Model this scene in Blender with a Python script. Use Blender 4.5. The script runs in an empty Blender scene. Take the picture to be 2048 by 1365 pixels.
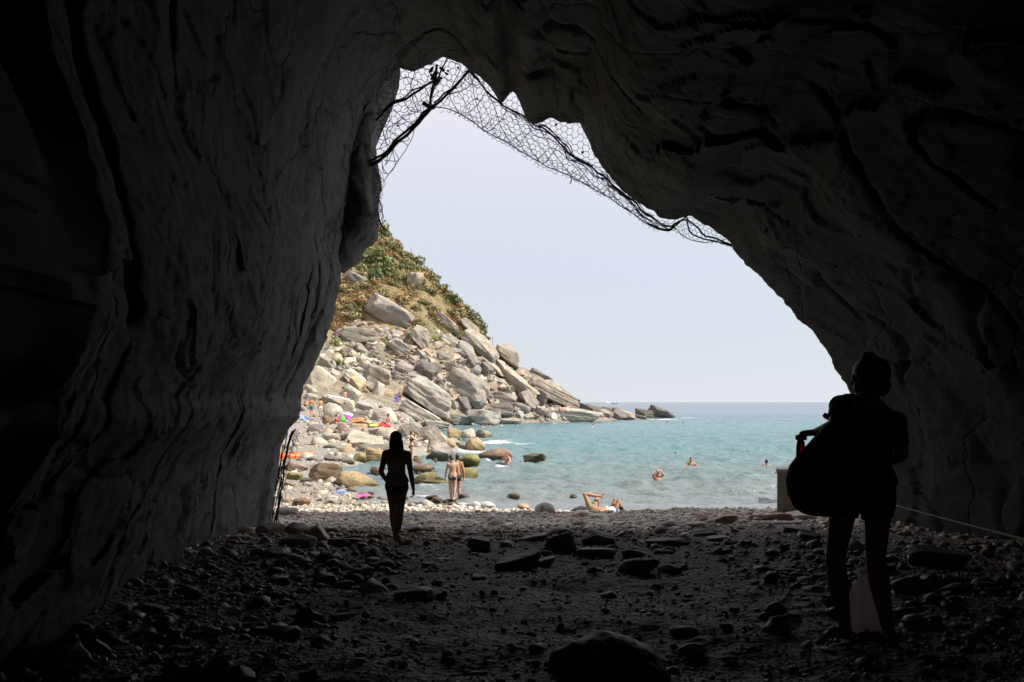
import bpy, bmesh, math, random
import numpy as np
from mathutils import Vector, Matrix, Euler

# ------------------------------------------------------------------ camera, sky, sun, exposure
scene = bpy.context.scene
C = scene.collection
F, HZ, CX, CAMZ = 1800.0, 804.0, 1024.0, 3.5      # focal length in photo pixels, horizon row, centre column, eye height
cd = bpy.data.cameras.new('camera')
cam = bpy.data.objects.new('camera', cd); C.objects.link(cam)
cam.location = (0, 0, CAMZ); cam.rotation_euler = (math.radians(90), 0, 0)
cd.sensor_width = 36; cd.lens = 36*F/2048; cd.shift_y = (HZ-682.5)/2048
cd.clip_start = 0.1; cd.clip_end = 40000
scene.camera = cam

SUN_EL, SUN_AZ = 47.0, 99.0                       # azimuth clockwise from +Y (the way the camera looks)
world = bpy.data.worlds.new('World'); scene.world = world
world.use_nodes = True
wn, wl = world.node_tree.nodes, world.node_tree.links
bg = wn['Background']
sky = wn.new('ShaderNodeTexSky'); sky.sky_type = 'NISHITA'; sky.sun_disc = False
sky.sun_elevation = math.radians(SUN_EL); sky.sun_rotation = math.radians(SUN_AZ)
sky.air_density = 1.0; sky.dust_density = 1.0; sky.ozone_density = 1.5; sky.altitude = 0
hs = wn.new('ShaderNodeHueSaturation'); hs.inputs['Saturation'].default_value = 0.22
hs.inputs['Value'].default_value = 1.0
tc = wn.new('ShaderNodeTexCoord'); sp = wn.new('ShaderNodeSeparateXYZ'); wl.new(tc.outputs['Generated'], sp.inputs[0])
mx = wn.new('ShaderNodeMath'); mx.operation = 'MAXIMUM'; mx.inputs[1].default_value = .07; wl.new(sp.outputs[2], mx.inputs[0])
cb = wn.new('ShaderNodeCombineXYZ'); wl.new(sp.outputs[0], cb.inputs[0]); wl.new(sp.outputs[1], cb.inputs[1]); wl.new(mx.outputs[0], cb.inputs[2])
wl.new(cb.outputs[0], sky.inputs['Vector']) if 'Vector' in sky.inputs else None
wl.new(sky.outputs[0], hs.inputs['Color'])
hz = wn.new('ShaderNodeMix'); hz.data_type = 'RGBA'; hz.inputs[0].default_value = .72       # thin even veil of summer haze over the whole sky
hr = wn.new('ShaderNodeValToRGB'); hr.color_ramp.interpolation = 'EASE'; wl.new(sp.outputs[2], hr.inputs[0])
hr.color_ramp.elements.new(.12)
for q, (p_, c_) in zip([hr.color_ramp.elements[0], hr.color_ramp.elements[2], hr.color_ramp.elements[1]], [(0.0, (.305, .325, .356)), (.42, (.455, .425, .465)), (.12, (.262, .296, .35))]): q.position = p_; q.color = (*c_, 1)
sc10 = wn.new('ShaderNodeVectorMath'); sc10.operation = 'SCALE'; sc10.inputs['Scale'].default_value = 9.6; wl.new(hr.outputs[0], sc10.inputs[0]); wl.new(sc10.outputs[0], hz.inputs[7]); wl.new(hs.outputs[0], hz.inputs[6])
wl.new(hz.outputs[2], bg.inputs['Color']); bg.inputs['Strength'].default_value = 0.15

sd = bpy.data.lights.new('sun', 'SUN'); sd.energy = 5.0; sd.angle = math.radians(0.6); sd.color = (1.0, 0.925, 0.81)
sun = bpy.data.objects.new('sun', sd); C.objects.link(sun)
el, az = math.radians(SUN_EL), math.radians(SUN_AZ)
SV = Vector((math.sin(az)*math.cos(el), math.cos(az)*math.cos(el), math.sin(el)))
sun.rotation_euler = SV.to_track_quat('Z', 'Y').to_euler()
sun.location = SV*60
scene.view_settings.view_transform = 'Standard'; scene.view_settings.look = 'None'
scene.view_settings.exposure = 0.55; scene.view_settings.gamma = 1.0
scene.view_settings.use_curve_mapping = False
scene.render.engine = 'CYCLES'
scene.cycles.use_denoising = True
scene.cycles.max_bounces = 8; scene.cycles.diffuse_bounces = 5; scene.cycles.glossy_bounces = 3
scene.cycles.transparent_max_bounces = 6
scene.cycles.sample_clamp_indirect = 4.0; scene.cycles.sample_clamp_direct = 8.0
scene.cycles.caustics_reflective = False; scene.cycles.caustics_refractive = False

# ------------------------------------------------------------------ helpers
rnd = random.Random(7)
rng = np.random.default_rng(11)

def P(px, py, D): return np.array([(px-CX)/F*D, D, CAMZ-(py-HZ)/F*D])
def sea_D(py): return CAMZ*F/(py-HZ)
def smooth(a, b, x):
    t = np.clip((np.asarray(x, float)-a)/(b-a), 0, 1); return t*t*(3-2*t)

def _hash(ix, iy, iz):
    h = (ix.astype(np.int64)*73856093) ^ (iy.astype(np.int64)*19349663) ^ (iz.astype(np.int64)*83492791)
    h = (h ^ (h >> 13))*1274126177
    return (h ^ (h >> 16)) & 0x7fffffff
_G = np.random.default_rng(3).normal(size=(4096, 3)); _G /= np.linalg.norm(_G, axis=1)[:, None]
def perlin(p):
    p = np.asarray(p, float); i = np.floor(p).astype(np.int64); f = p-i
    u = f*f*f*(f*(f*6-15)+10); out = 0
    for dx in (0, 1):
        for dy in (0, 1):
            for dz in (0, 1):
                g = _G[_hash(i[:, 0]+dx, i[:, 1]+dy, i[:, 2]+dz) % 4096]
                d = g[:, 0]*(f[:, 0]-dx)+g[:, 1]*(f[:, 1]-dy)+g[:, 2]*(f[:, 2]-dz)
                w = (u[:, 0] if dx else 1-u[:, 0])*(u[:, 1] if dy else 1-u[:, 1])*(u[:, 2] if dz else 1-u[:, 2])
                out = out+d*w
    return out*1.6
def fbm(p, n=4, lac=2.1, gain=0.5):
    s, a = 0, 1.0; p = np.asarray(p, float)
    for k in range(n): s = s+a*perlin(p+17.3*k); p = p*lac; a *= gain
    return s

def facets(p, seed=0.0):
    """broken planar faces: every cell of a jittered lattice is one tilted plane, with sharp steps between cells"""
    p = np.asarray(p, float)+seed; i = np.floor(p).astype(np.int64); best = np.full(len(p), 1e9); h = np.zeros(len(p))
    for dx in (-1, 0, 1):
        for dy in (-1, 0, 1):
            for dz in (-1, 0, 1):
                k = _hash(i[:, 0]+dx, i[:, 1]+dy, i[:, 2]+dz); g = _G[k % 4096]; s = i+[dx, dy, dz]+.5+.75*_G[(k//7) % 4096]*.6
                r = p-s; d2 = (r*r).sum(1); u = d2 < best; best[u] = d2[u]; h[u] = (.55*(r*g).sum(1)+.35*_G[(k//13) % 4096][:, 0])[u]
    return h

def build(name, V, Fc, mat=None, parent=None, smooth_=True, kind=None, link=True, cols=None, att=None):
    """V (n,3), Fc (m,k) index array or list of such arrays -> one mesh object"""
    me = bpy.data.meshes.new(name)
    V = np.asarray(V, np.float32); me.vertices.add(len(V)); me.vertices.foreach_set('co', V.ravel())
    arrs = Fc if isinstance(Fc, list) else [Fc]
    arrs = [np.asarray(a, np.int32) for a in arrs if len(a)]
    li = np.concatenate([a.ravel() for a in arrs]); tot = np.concatenate([np.full(len(a), a.shape[1], np.int32) for a in arrs])
    st = np.concatenate([[0], np.cumsum(tot)[:-1]]).astype(np.int32)
    me.loops.add(len(li)); me.loops.foreach_set('vertex_index', li.astype(np.int32))
    me.polygons.add(len(tot)); me.polygons.foreach_set('loop_start', st)
    me.polygons.foreach_set('use_smooth', np.full(len(tot), smooth_, bool))
    me.update(calc_edges=True); me.validate()
    if cols is not None:
        a = me.color_attributes.new('tint', 'FLOAT_COLOR', 'POINT')
        c4 = np.ones((len(V), 4), np.float32); c4[:, :3] = cols; a.data.foreach_set('color', c4.ravel())
    for k, v in (att or {}).items():
        a = me.attributes.new(k, 'FLOAT', 'POINT'); a.data.foreach_set('value', np.asarray(v, np.float32))
    if mat: me.materials.append(mat)
    o = bpy.data.objects.new(name, me)
    if link: C.objects.link(o)
    if parent: o.parent = parent
    if kind: o['kind'] = kind
    return o
def tag(o, label=None, cat=None, group=None, kind=None):
    if label: o['label'] = label
    if cat: o['category'] = cat
    if group: o['group'] = group
    if kind: o['kind'] = kind
    return o
def empty(name, loc=(0, 0, 0), rz=0):
    o = bpy.data.objects.new(name, None); o.location = loc; o.rotation_euler = (0, 0, rz)
    o.empty_display_size = 0.2; C.objects.link(o); return o
def grid_faces(n, m, wrap=False):
    i = np.arange(n-1)[:, None]; j = np.arange(m if wrap else m-1)[None, :]; j2 = (j+1) % m
    return np.stack([i*m+j, i*m+j2, (i+1)*m+j2, (i+1)*m+j], -1).reshape(-1, 4)
def tube(pts, rad, seg=6):
    """closed tube along a polyline -> V, quads"""
    pts = np.asarray(pts, float); n = len(pts); rad = np.broadcast_to(np.asarray(rad, float), (n,))
    tan = np.gradient(pts, axis=0); tan /= np.linalg.norm(tan, axis=1)[:, None]+1e-9
    up = np.array([0.0, 0, 1]) if abs(tan[0][2]) < .9 else np.array([0, 1.0, 0])
    V = []
    for k in range(n):
        a = np.cross(tan[k], up); a /= np.linalg.norm(a)+1e-9; b = np.cross(tan[k], a); up = -b if False else np.cross(a, tan[k])
        t = np.arange(seg)/seg*2*np.pi
        V.append(pts[k]+rad[k]*(np.cos(t)[:, None]*a+np.sin(t)[:, None]*b))
    V = np.concatenate(V); Q = grid_faces(n, seg, True)
    V = np.concatenate([V, pts[:1], pts[-1:]]); m = n*seg
    t = np.arange(seg); t2 = (t+1) % seg
    caps = [np.stack([np.full(seg, m), t2, t], -1), np.stack([np.full(seg, m+1), (n-1)*seg+t, (n-1)*seg+t2], -1)]
    return V, Q, np.concatenate(caps)
class MB:
    """collects shapes for ONE mesh"""
    def __init__(s): s.V = []; s.Q = []; s.T = []; s.n = 0
    def add(s, V, Q=None, T=None):
        V = np.asarray(V, float); s.V.append(V)
        if Q is not None and len(Q): s.Q.append(np.asarray(Q)+s.n)
        if T is not None and len(T): s.T.append(np.asarray(T)+s.n)
        s.n += len(V)
    def tube(s, pts, r, seg=6): s.add(*tube(pts, r, seg))
    def box(s, c, d, R=None, bev=0.0):
        v = np.array([[x, y, z] for x in (-1, 1) for y in (-1, 1) for z in (-1, 1)], float)*np.asarray(d)/2
        if R is not None: v = v@np.asarray(R).T
        s.add(v+np.asarray(c), [[0, 1, 3, 2], [4, 6, 7, 5], [0, 4, 5, 1], [2, 3, 7, 6], [0, 2, 6, 4], [1, 5, 7, 3]])
    def done(s, name, mat, parent=None, **k):
        F_ = ([np.concatenate(s.Q)] if s.Q else [])+([np.concatenate(s.T)] if s.T else [])
        return build(name, np.concatenate(s.V), F_, mat, parent, **k)
def spline(pts, n):
    """Catmull-Rom through pts, n samples"""
    p = np.asarray(pts, float); p = np.vstack([2*p[0]-p[1], p, 2*p[-1]-p[-2]]); m = len(p)-3
    t = np.linspace(0, m-1e-6, n); i = t.astype(int); f = (t-i)[:, None]
    a, b, c, d = p[i], p[i+1], p[i+2], p[i+3]
    return 0.5*((2*b)+(-a+c)*f+(2*a-5*b+4*c-d)*f**2+(-a+3*b-3*c+d)*f**3)
def ico(sub):
    bm = bmesh.new(); bmesh.ops.create_icosphere(bm, subdivisions=sub, radius=1)
    V = np.array([v.co for v in bm.verts]); T = np.array([[v.index for v in f.verts] for f in bm.faces]); bm.free(); return V, T
ICO = {k: ico(k) for k in (1, 2, 3, 4, 5)}

# ------------------------------------------------------------------ materials
class NT:
    def __init__(s, name):
        s.m = bpy.data.materials.new(name); s.m.use_nodes = True; s.t = s.m.node_tree; s.n = s.t.nodes; s.l = s.t.links
        s.b = s.n['Principled BSDF']; s.b.inputs['Roughness'].default_value = 0.85
    def new(s, typ, **k):
        x = s.n.new(typ)
        for a, v in k.items(): setattr(x, a, v)
        return x
    def set(s, sock, v):
        if isinstance(v, bpy.types.NodeSocket): s.l.new(v, sock)
        elif v is not None:
            try: sock.default_value = v
            except TypeError: sock.default_value = (*v, 1)
            except ValueError: sock.default_value = (*v, 1)
    def coord(s, which='Object', scale=None):
        o = s.new('ShaderNodeTexCoord').outputs[which]
        if scale is not None:
            m = s.new('ShaderNodeMapping'); s.l.new(o, m.inputs[0]); m.inputs['Scale'].default_value = scale; o = m.outputs[0]
        return o
    def pos(s, scale=None):
        o = s.new('ShaderNodeNewGeometry').outputs['Position']
        if scale is not None:
            m = s.new('ShaderNodeMapping'); s.l.new(o, m.inputs[0]); m.inputs['Scale'].default_value = scale; o = m.outputs[0]
        return o
    def noise(s, vec, scale, detail=4, rough=.55, dist=0.0):
        x = s.new('ShaderNodeTexNoise'); s.l.new(vec, x.inputs['Vector'])
        x.inputs['Scale'].default_value = scale; x.inputs['Detail'].default_value = detail; x.inputs['Roughness'].default_value = rough
        x.inputs['Distortion'].default_value = dist; return x.outputs['Fac']
    def ramp(s, fac, stops):
        r = s.new('ShaderNodeValToRGB'); s.l.new(fac, r.inputs[0]); e = r.color_ramp.elements
        while len(e) < len(stops): e.new(0.5)
        for q, (p, c) in zip(e, stops): q.position = p; q.color = (*c, 1) if hasattr(c, '__len__') else (c, c, c, 1)
        return r.outputs[0]
    def mix(s, fac, a, b, mode='MIX'):
        x = s.new('ShaderNodeMix', data_type='RGBA', blend_type=mode)
        s.set(x.inputs[0], fac); s.set(x.inputs[6], a); s.set(x.inputs[7], b); return x.outputs[2]
    def math(s, op, a, b=0.0):
        x = s.new('ShaderNodeMath', operation=op); s.set(x.inputs[0], a); s.set(x.inputs[1], b); return x.outputs[0]
    def attr(s, name, out='Color'):
        a = s.new('ShaderNodeAttribute'); a.attribute_name = name; return a.outputs[out]
    def bump(s, h, strength=.5, dist=.05, normal=None):
        b = s.new('ShaderNodeBump'); s.l.new(h, b.inputs['Height']); b.inputs['Strength'].default_value = strength; b.inputs['Distance'].default_value = dist
        if normal is not None: s.l.new(normal, b.inputs['Normal'])
        s.l.new(b.outputs[0], s.b.inputs['Normal']); return b.outputs[0]
    def base(s, c): s.set(s.b.inputs['Base Color'], c)
    def rough(s, r): s.set(s.b.inputs['Roughness'], r)

def plain(name, col, rough=.7, var=.25, scale=30, bump=.15, spec=None):
    t = NT(name); c = t.coord('Object'); n = t.noise(c, scale)
    t.base(t.mix(n, tuple(x*(1-var) for x in col), tuple(min(1, x*(1+var)) for x in col))); t.rough(rough)
    if bump: t.bump(n, bump, .01)
    return t.m

def rock_material():
    t = NT('layered_rock'); oi = t.new('ShaderNodeObjectInfo'); tint = oi.outputs['Color']
    co = t.coord('Object')
    v = t.new('ShaderNodeVectorMath', operation='ADD'); t.l.new(co, v.inputs[0])
    cmb = t.new('ShaderNodeCombineXYZ'); r10 = t.math('MULTIPLY', oi.outputs['Random'], 50.0)
    for k in range(3): t.l.new(r10, cmb.inputs[k])
    t.l.new(cmb.outputs[0], v.inputs[1]); co = v.outputs[0]
    big = t.noise(co, .9, 5); fine = t.noise(co, 7, 6, .65)
    mp = t.new('ShaderNodeMapping'); t.l.new(co, mp.inputs[0]); mp.inputs['Scale'].default_value = (.35, .35, 5.0)
    band = t.noise(mp.outputs[0], 1.6, 5, .6, .6)
    c = t.mix(1.0, tint, t.ramp(big, [(.3, .72), (.7, 1.18)]), 'MULTIPLY')
    c = t.mix(1.0, c, t.ramp(band, [(.34, .7), (.5, 1.0), (.68, 1.1)]), 'MULTIPLY')
    c = t.mix(1.0, c, t.ramp(fine, [(.28, .6), (.5, 1.0), (.75, 1.2)]), 'MULTIPLY')
    ochre = t.ramp(t.noise(co, .55, 4, .6), [(.58, 0.0), (.75, .45)])
    c = t.mix(ochre, c, t.mix(1.0, c, (1.25, .98, .66), 'MULTIPLY'))
    z = t.new('ShaderNodeSeparateXYZ'); t.l.new(t.pos(), z.inputs[0])
    zz = t.math('ADD', z.outputs[2], t.math('MULTIPLY', t.math('SUBTRACT', big, .5), .5))
    ypos = t.ramp(t.math('MULTIPLY', z.outputs[1], .005), [(.125, 0.0), (.14, 1.0)])
    wet = t.math('MULTIPLY', t.ramp(zz, [(.12, 1.0), (.42, 0.0)]), ypos)
    c = t.mix(wet, c, t.mix(1.0, c, (.42, .39, .3), 'MULTIPLY'))
    t.base(c); t.rough(t.math('SUBTRACT', .9, t.math('MULTIPLY', wet, .45)))
    h = t.math('ADD', t.math('MULTIPLY', band, .9), t.math('MULTIPLY', fine, .8))
    t.bump(h, .7, .12); t.b.inputs['Specular IOR Level'].default_value = .3
    return t.m
M = {}
M['rock'] = rock_material()

def stone_material():          # rounded, water-worn stones
    t = NT('worn_stone'); oi = t.new('ShaderNodeObjectInfo'); co = t.coord('Object')
    n = t.noise(co, 6, 5, .6); s = t.noise(co, 45, 3)
    c = t.mix(1.0, oi.outputs['Color'], t.ramp(n, [(.3, .7), (.7, 1.25)]), 'MULTIPLY')
    c = t.mix(1.0, c, t.ramp(s, [(.35, .8), (.6, 1.1)]), 'MULTIPLY')
    t.base(c); t.rough(t.math('ADD', .42, t.math('MULTIPLY', n, .3))); t.bump(t.math('ADD', n, t.math('MULTIPLY', s, .3)), .35, .03)
    t.b.inputs['Specular IOR Level'].default_value = .5
    return t.m
M['stone'] = stone_material()
def pebble_material():
    t = NT('pebble'); n = t.noise(t.pos(), 60, 3)
    t.base(t.mix(1.0, t.attr('tint'), t.ramp(n, [(.3, .75), (.7, 1.2)]), 'MULTIPLY')); t.rough(.52)
    t.b.inputs['Specular IOR Level'].default_value = .5
    return t.m
M['pebble'] = pebble_material()
def gravel_material(name, dark, light):
    t = NT(name); p = t.pos()
    n = t.noise(p, .7, 5, .6); f = t.noise(p, 26, 4, .7)
    vo = t.new('ShaderNodeTexVoronoi'); t.l.new(p, vo.inputs['Vector']); vo.inputs['Scale'].default_value = 22
    c = t.mix(n, dark, light)
    z = t.new('ShaderNodeSeparateXYZ'); t.l.new(p, z.inputs[0]); dry = t.ramp(t.math('MULTIPLY', t.math('ADD', z.outputs[1], t.math('MULTIPLY', n, 3.0)), .04), [(.34, 0.0), (.8, 1.0)])  # gravel paler toward the cave mouth: daylight there put into the colour
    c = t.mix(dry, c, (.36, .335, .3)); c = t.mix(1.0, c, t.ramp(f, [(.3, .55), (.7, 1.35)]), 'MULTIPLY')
    c = t.mix(.35, c, t.mix(1.0, c, vo.outputs['Color'], 'MULTIPLY'))
    t.base(c); t.rough(t.math('ADD', .62, t.math('MULTIPLY', dry, .3)))
    t.bump(t.math('ADD', f, vo.outputs['Distance']), .8, .04); t.b.inputs['Specular IOR Level'].default_value = .28
    return t.m
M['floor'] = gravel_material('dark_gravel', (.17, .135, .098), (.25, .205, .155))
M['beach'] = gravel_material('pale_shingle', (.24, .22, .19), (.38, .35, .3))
def hill_material():
    t = NT('dry_slope'); p = t.pos()
    n = t.noise(p, .09, 5, .65); f = t.noise(p, 1.3, 5, .7); g = t.noise(p, .35, 4, .6)
    z = t.new('ShaderNodeSeparateXYZ'); t.l.new(p, z.inputs[0])
    hgt = t.math('ADD', t.math('MULTIPLY', z.outputs[2], .035), t.math('MULTIPLY', t.math('SUBTRACT', g, .5), .8))
    veg = t.mix(t.ramp(n, [(.42, 0.0), (.58, 1.0)]), (.28, .215, .125), (.16, .16, .08))
    c = t.mix(t.ramp(hgt, [(.34, 0.0), (.55, 1.0)]), (.25, .22, .175), veg)
    c = t.mix(1.0, c, t.ramp(f, [(.3, .6), (.7, 1.3)]), 'MULTIPLY')
    t.base(c); t.rough(.95); t.bump(f, .8, .5); t.b.inputs['Specular IOR Level'].default_value = .1
    return t.m
M['hill'] = hill_material()
def cave_material():
    t = NT('cave_rock'); p = t.pos((1, .42, 1)); n = t.noise(p, .5, 6, .65); f = t.noise(p, 5, 6, .7)
    st = t.noise(t.pos((1.2, .5, .9)), 3.2, 9, .8, .15)
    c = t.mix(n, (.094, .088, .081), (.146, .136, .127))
    c = t.mix(1.0, c, t.ramp(f, [(.3, .6), (.7, 1.3)]), 'MULTIPLY')
    c = t.mix(1.0, c, t.ramp(st, [(.3, .72), (.55, 1.03), (.8, 1.15)]), 'MULTIPLY')
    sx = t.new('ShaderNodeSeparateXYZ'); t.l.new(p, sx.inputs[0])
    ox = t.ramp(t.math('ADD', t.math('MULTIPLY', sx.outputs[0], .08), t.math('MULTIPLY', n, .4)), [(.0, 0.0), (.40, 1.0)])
    c = t.mix(ox, c, t.mix(1.0, c, (.135, .117, .09), 'MULTIPLY'))      # much darker and browner towards the right-hand side
    ns = t.new('ShaderNodeTexNoise'); t.l.new(p, ns.inputs['Vector']); ns.inputs['Scale'].default_value = 1.1; ns.inputs['Detail'].default_value = 5
    wv = t.new('ShaderNodeVectorMath', operation='MULTIPLY_ADD'); t.l.new(ns.outputs['Color'], wv.inputs[0]); wv.inputs[1].default_value = (.9, .9, .9); t.l.new(t.pos((1, .4, .3)), wv.inputs[2])
    vo = t.new('ShaderNodeTexVoronoi', feature='DISTANCE_TO_EDGE'); t.l.new(wv.outputs[0], vo.inputs['Vector']); vo.inputs['Scale'].default_value = .75
    ck = t.ramp(vo.outputs['Distance'], [(0.0, 0.0), (.022, 1.0)]); c = t.mix(ck, t.mix(1.0, c, (.35, .34, .33), 'MULTIPLY'), c)
    t.base(c); t.rough(.85)
    t.bump(t.math('ADD', t.math('MULTIPLY', ck, 1.2), t.math('ADD', st, t.math('MULTIPLY', f, 1.0))), .65, .06); t.b.inputs['Specular IOR Level'].default_value = .25
    return t.m
M['cave'] = cave_material()
def sea_material():
    t = NT('sea_water'); p = t.pos()
    z = t.new('ShaderNodeSeparateXYZ'); t.l.new(p, z.inputs[0])
    n = t.noise(t.pos((.5, 1, 1)), .09, 4, .6)
    y = t.math('ADD', t.math('MULTIPLY', z.outputs[1], .002), t.math('MULTIPLY', t.math('SUBTRACT', n, .5), .08))
    c = t.ramp(y, [(.05, (.21, .22, .225)), (.08, (.14, .19, .195)), (.14, (.105, .20, .21)), (.28, (.10, .20, .225)), (.45, (.09, .155, .20)), (.9, (.075, .11, .16))])
    foam = t.attr('foam', 'Fac')
    fn = t.noise(t.pos((.45, 1.0, 1)), 2.2, 8, .8, .8); fm = t.ramp(t.math('ADD', foam, t.math('MULTIPLY', t.math('SUBTRACT', fn, .5), .9)), [(.5, 0.0), (.95, .95)])
    fm = t.math('MULTIPLY', fm, t.ramp(foam, [(.02, 0.0), (.12, 1.0)]))
    c = t.mix(fm, c, (.82, .84, .84))
    t.base(c); t.rough(t.math('ADD', .13, t.math('MULTIPLY', fm, .6)))
    t.b.inputs['IOR'].default_value = 1.333
    w1 = t.noise(t.pos((.6, 1.0, 1)), 1.1, 5, .6, .3); w2 = t.noise(t.pos((.5, 1, 1)), .22, 4, .55)
    h = t.math('ADD', w1, t.math('MULTIPLY', w2, 2.0))
    t.bump(h, .8, .45)
    return t.m
M['sea'] = sea_material()
def leaf_material():
    t = NT('foliage'); n = t.noise(t.pos(), 3.0, 3)
    t.base(t.mix(1.0, t.attr('tint'), t.ramp(n, [(.3, .7), (.7, 1.25)]), 'MULTIPLY')); t.rough(.7)
    t.b.inputs['Specular IOR Level'].default_value = .2
    return t.m
M['leaf'] = leaf_material()
M['stem'] = plain('woody_stem', (.12, .09, .06))
M['wire'] = plain('rusted_wire', (.035, .03, .028), .6, bump=0)
M['cable'] = plain('steel_cable', (.03, .03, .034), .5, bump=0)
M['concrete'] = plain('weathered_concrete', (.33, .29, .24), .85, .3, 9, .4)
M['pale_concrete'] = plain('pale_concrete', (.5, .48, .44), .85, .15, 9, .3)
M['rope'] = plain('pale_rope', (.62, .6, .55), .8, .2, 90, .3)
M['orange'] = plain('orange_plastic', (.62, .13, .025), .4, .2, 4, .05)
M['dark_rubber'] = plain('dark_inside', (.03, .022, .02), .7)

# ------------------------------------------------------------------ terrain
CAVE_Y = [-12, 2, 5.4, 9, 12.9, 17, 20.5, 24, 26.5, 30, 40, 80, 300]
CAVE_Z = [2.45, 2.25, 2.05, 1.78, 1.45, 1.05, .64, .27, .03, -.4, -1.2, -4, -5]
LAND_Y = [-12, 2, 5.4, 9, 12.9, 17, 20.5, 24, 26.5, 28.5, 32, 38, 45, 55, 66, 84, 110, 125, 300]
LAND_Z = [2.45, 2.25, 2.05, 1.78, 1.45, 1.05, .64, .36, .32, .32, .16, .2, .3, .42, 1.0, 1.8, 3.0, 4.5, 5]
SH_Y = [22, 24.5, 26, 28, 31, 34, 38, 44, 48, 52, 56, 60, 66, 72, 82, 95, 110, 125]
SH_X = [40, 25, 3, -1.6, -4.4, -5.0, -5.8, -7.4, -7.6, -6.6, -6, -4, -2.4, -4.2, -7, -9, -11, -12]
HILL = [(755, 455, 176), (830, 530, 172), (900, 590, 168), (960, 655, 166), (1000, 700, 164), (1045, 745, 162), (1110, 765, 165), (1160, 797, 170),
        (1200, 814, 178), (1250, 827, 186), (1340, 838, 195), (600, 800, 112), (700, 800, 118), (800, 805, 125), (870, 830, 132), (930, 845, 138),
        (1000, 849, 146), (1100, 848, 150), (1200, 845, 158), (1260, 842, 172), (650, 700, 140), (720, 640, 150), (800, 640, 153), (660, 560, 158), (720, 520, 166), (880, 720, 146),
        (850, 660, 152), (950, 765, 148), (1000, 785, 152), (1060, 806, 156), (1130, 830, 156), (600, 500, 166), (560, 600, 150), (540, 700, 134), (620, 400, 182)]
hp = np.array([P(*q) for q in HILL]); hp[8:11, 2] -= .7; hp[0:6, 2] -= 2.0; hp[6:8, 2] -= .8; hp[16:20, 2] -= 1.1; hp[15, 2] -= .5
crest = hp[:11]+np.array([4, 26, 0])*1.0; crest[:, 2] -= np.array([6, 8, 8, 8, 8, 7, 7, 6, 5, 4, 3])
hp = np.vstack([hp, crest, [(-60, 100, 9), (-75, 150, 30), (-70, 190, 48), (-45, 95, 4.5), (-45, 220, 40), (-20, 240, 14), (40, 200, -3), (45, 150, -4), (20, 138, -3.5), (2, 128, -3),
                            (-6, 118, -2), (60, 240, -5), (20, 240, -4), (70, 180, -5)]])
hxy = hp[:, :2]/100.0
def _phi(r2): return np.where(r2 > 1e-12, .5*r2*np.log(np.maximum(r2, 1e-12)), 0)
n_ = len(hxy); K = _phi(((hxy[:, None]-hxy[None])**2).sum(-1))+np.eye(n_)*1e-5
A = np.zeros((n_+3, n_+3)); A[:n_, :n_] = K; A[:n_, n_] = A[n_, :n_] = 1; A[:n_, n_+1:] = hxy; A[n_+1:, :n_] = hxy.T
TP = np.linalg.solve(A, np.concatenate([hp[:, 2], [0, 0, 0]]))
def hill_z(x, y):
    q = np.stack([np.ravel(x), np.ravel(y)], -1)/100.0; out = np.zeros(len(q))
    for s in range(0, len(q), 40000):
        c = q[s:s+40000]; out[s:s+40000] = _phi(((c[:, None]-hxy[None])**2).sum(-1))@TP[:n_]+TP[n_]+c@TP[n_+1:]
    return np.clip(out, -6, 60).reshape(np.shape(x))
def zground(x, y):
    x = np.asarray(x, float); y = np.asarray(y, float)
    zl = np.interp(y, LAND_Y, LAND_Z); zr = np.interp(y, CAVE_Y, CAVE_Z); xs = np.interp(y, SH_Y, SH_X)
    w = 1/(1+np.exp(-np.clip((x-xs)/.7, -30, 30)))
    z = zl*(1-w)+zr*w
    z = z-.5*np.exp(-((x+13.2)/3.0)**2-((y-62)/4.5)**2)-.28*np.exp(-((x+8)/3.0)**2-((y-43)/2.5)**2)
    z = z+.16*smooth(2.4, 5.0, x)*smooth(28, 24, y)*smooth(16, 22, y)*1.0
    k = smooth(98, 116, y)
    far = k > 0
    if far.any():
        zh = z.copy(); zh[far] = hill_z(x[far], y[far]); z = z*(1-k)+zh*k
    return z
DG = np.concatenate([np.linspace(3, 30, 271), np.geomspace(30.2, 235, 420)])
def hits(pp):
    """photo pixels -> points where those sight lines meet the ground (or the sea)"""
    pp = np.asarray(pp, float); X = (pp[:, :1]-CX)/F*DG; Z = CAMZ-(pp[:, 1:]-HZ)/F*DG; Y = np.broadcast_to(DG, X.shape)
    G = np.maximum(zground(X, Y), 0.0); b = Z <= G
    i = np.where(b.any(1), b.argmax(1), len(DG)-1); D = DG[i]
    return np.array([P(a, c, d) for (a, c), d in zip(pp, D)])
def hit(px, py): return hits([(px, py)])[0]

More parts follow.
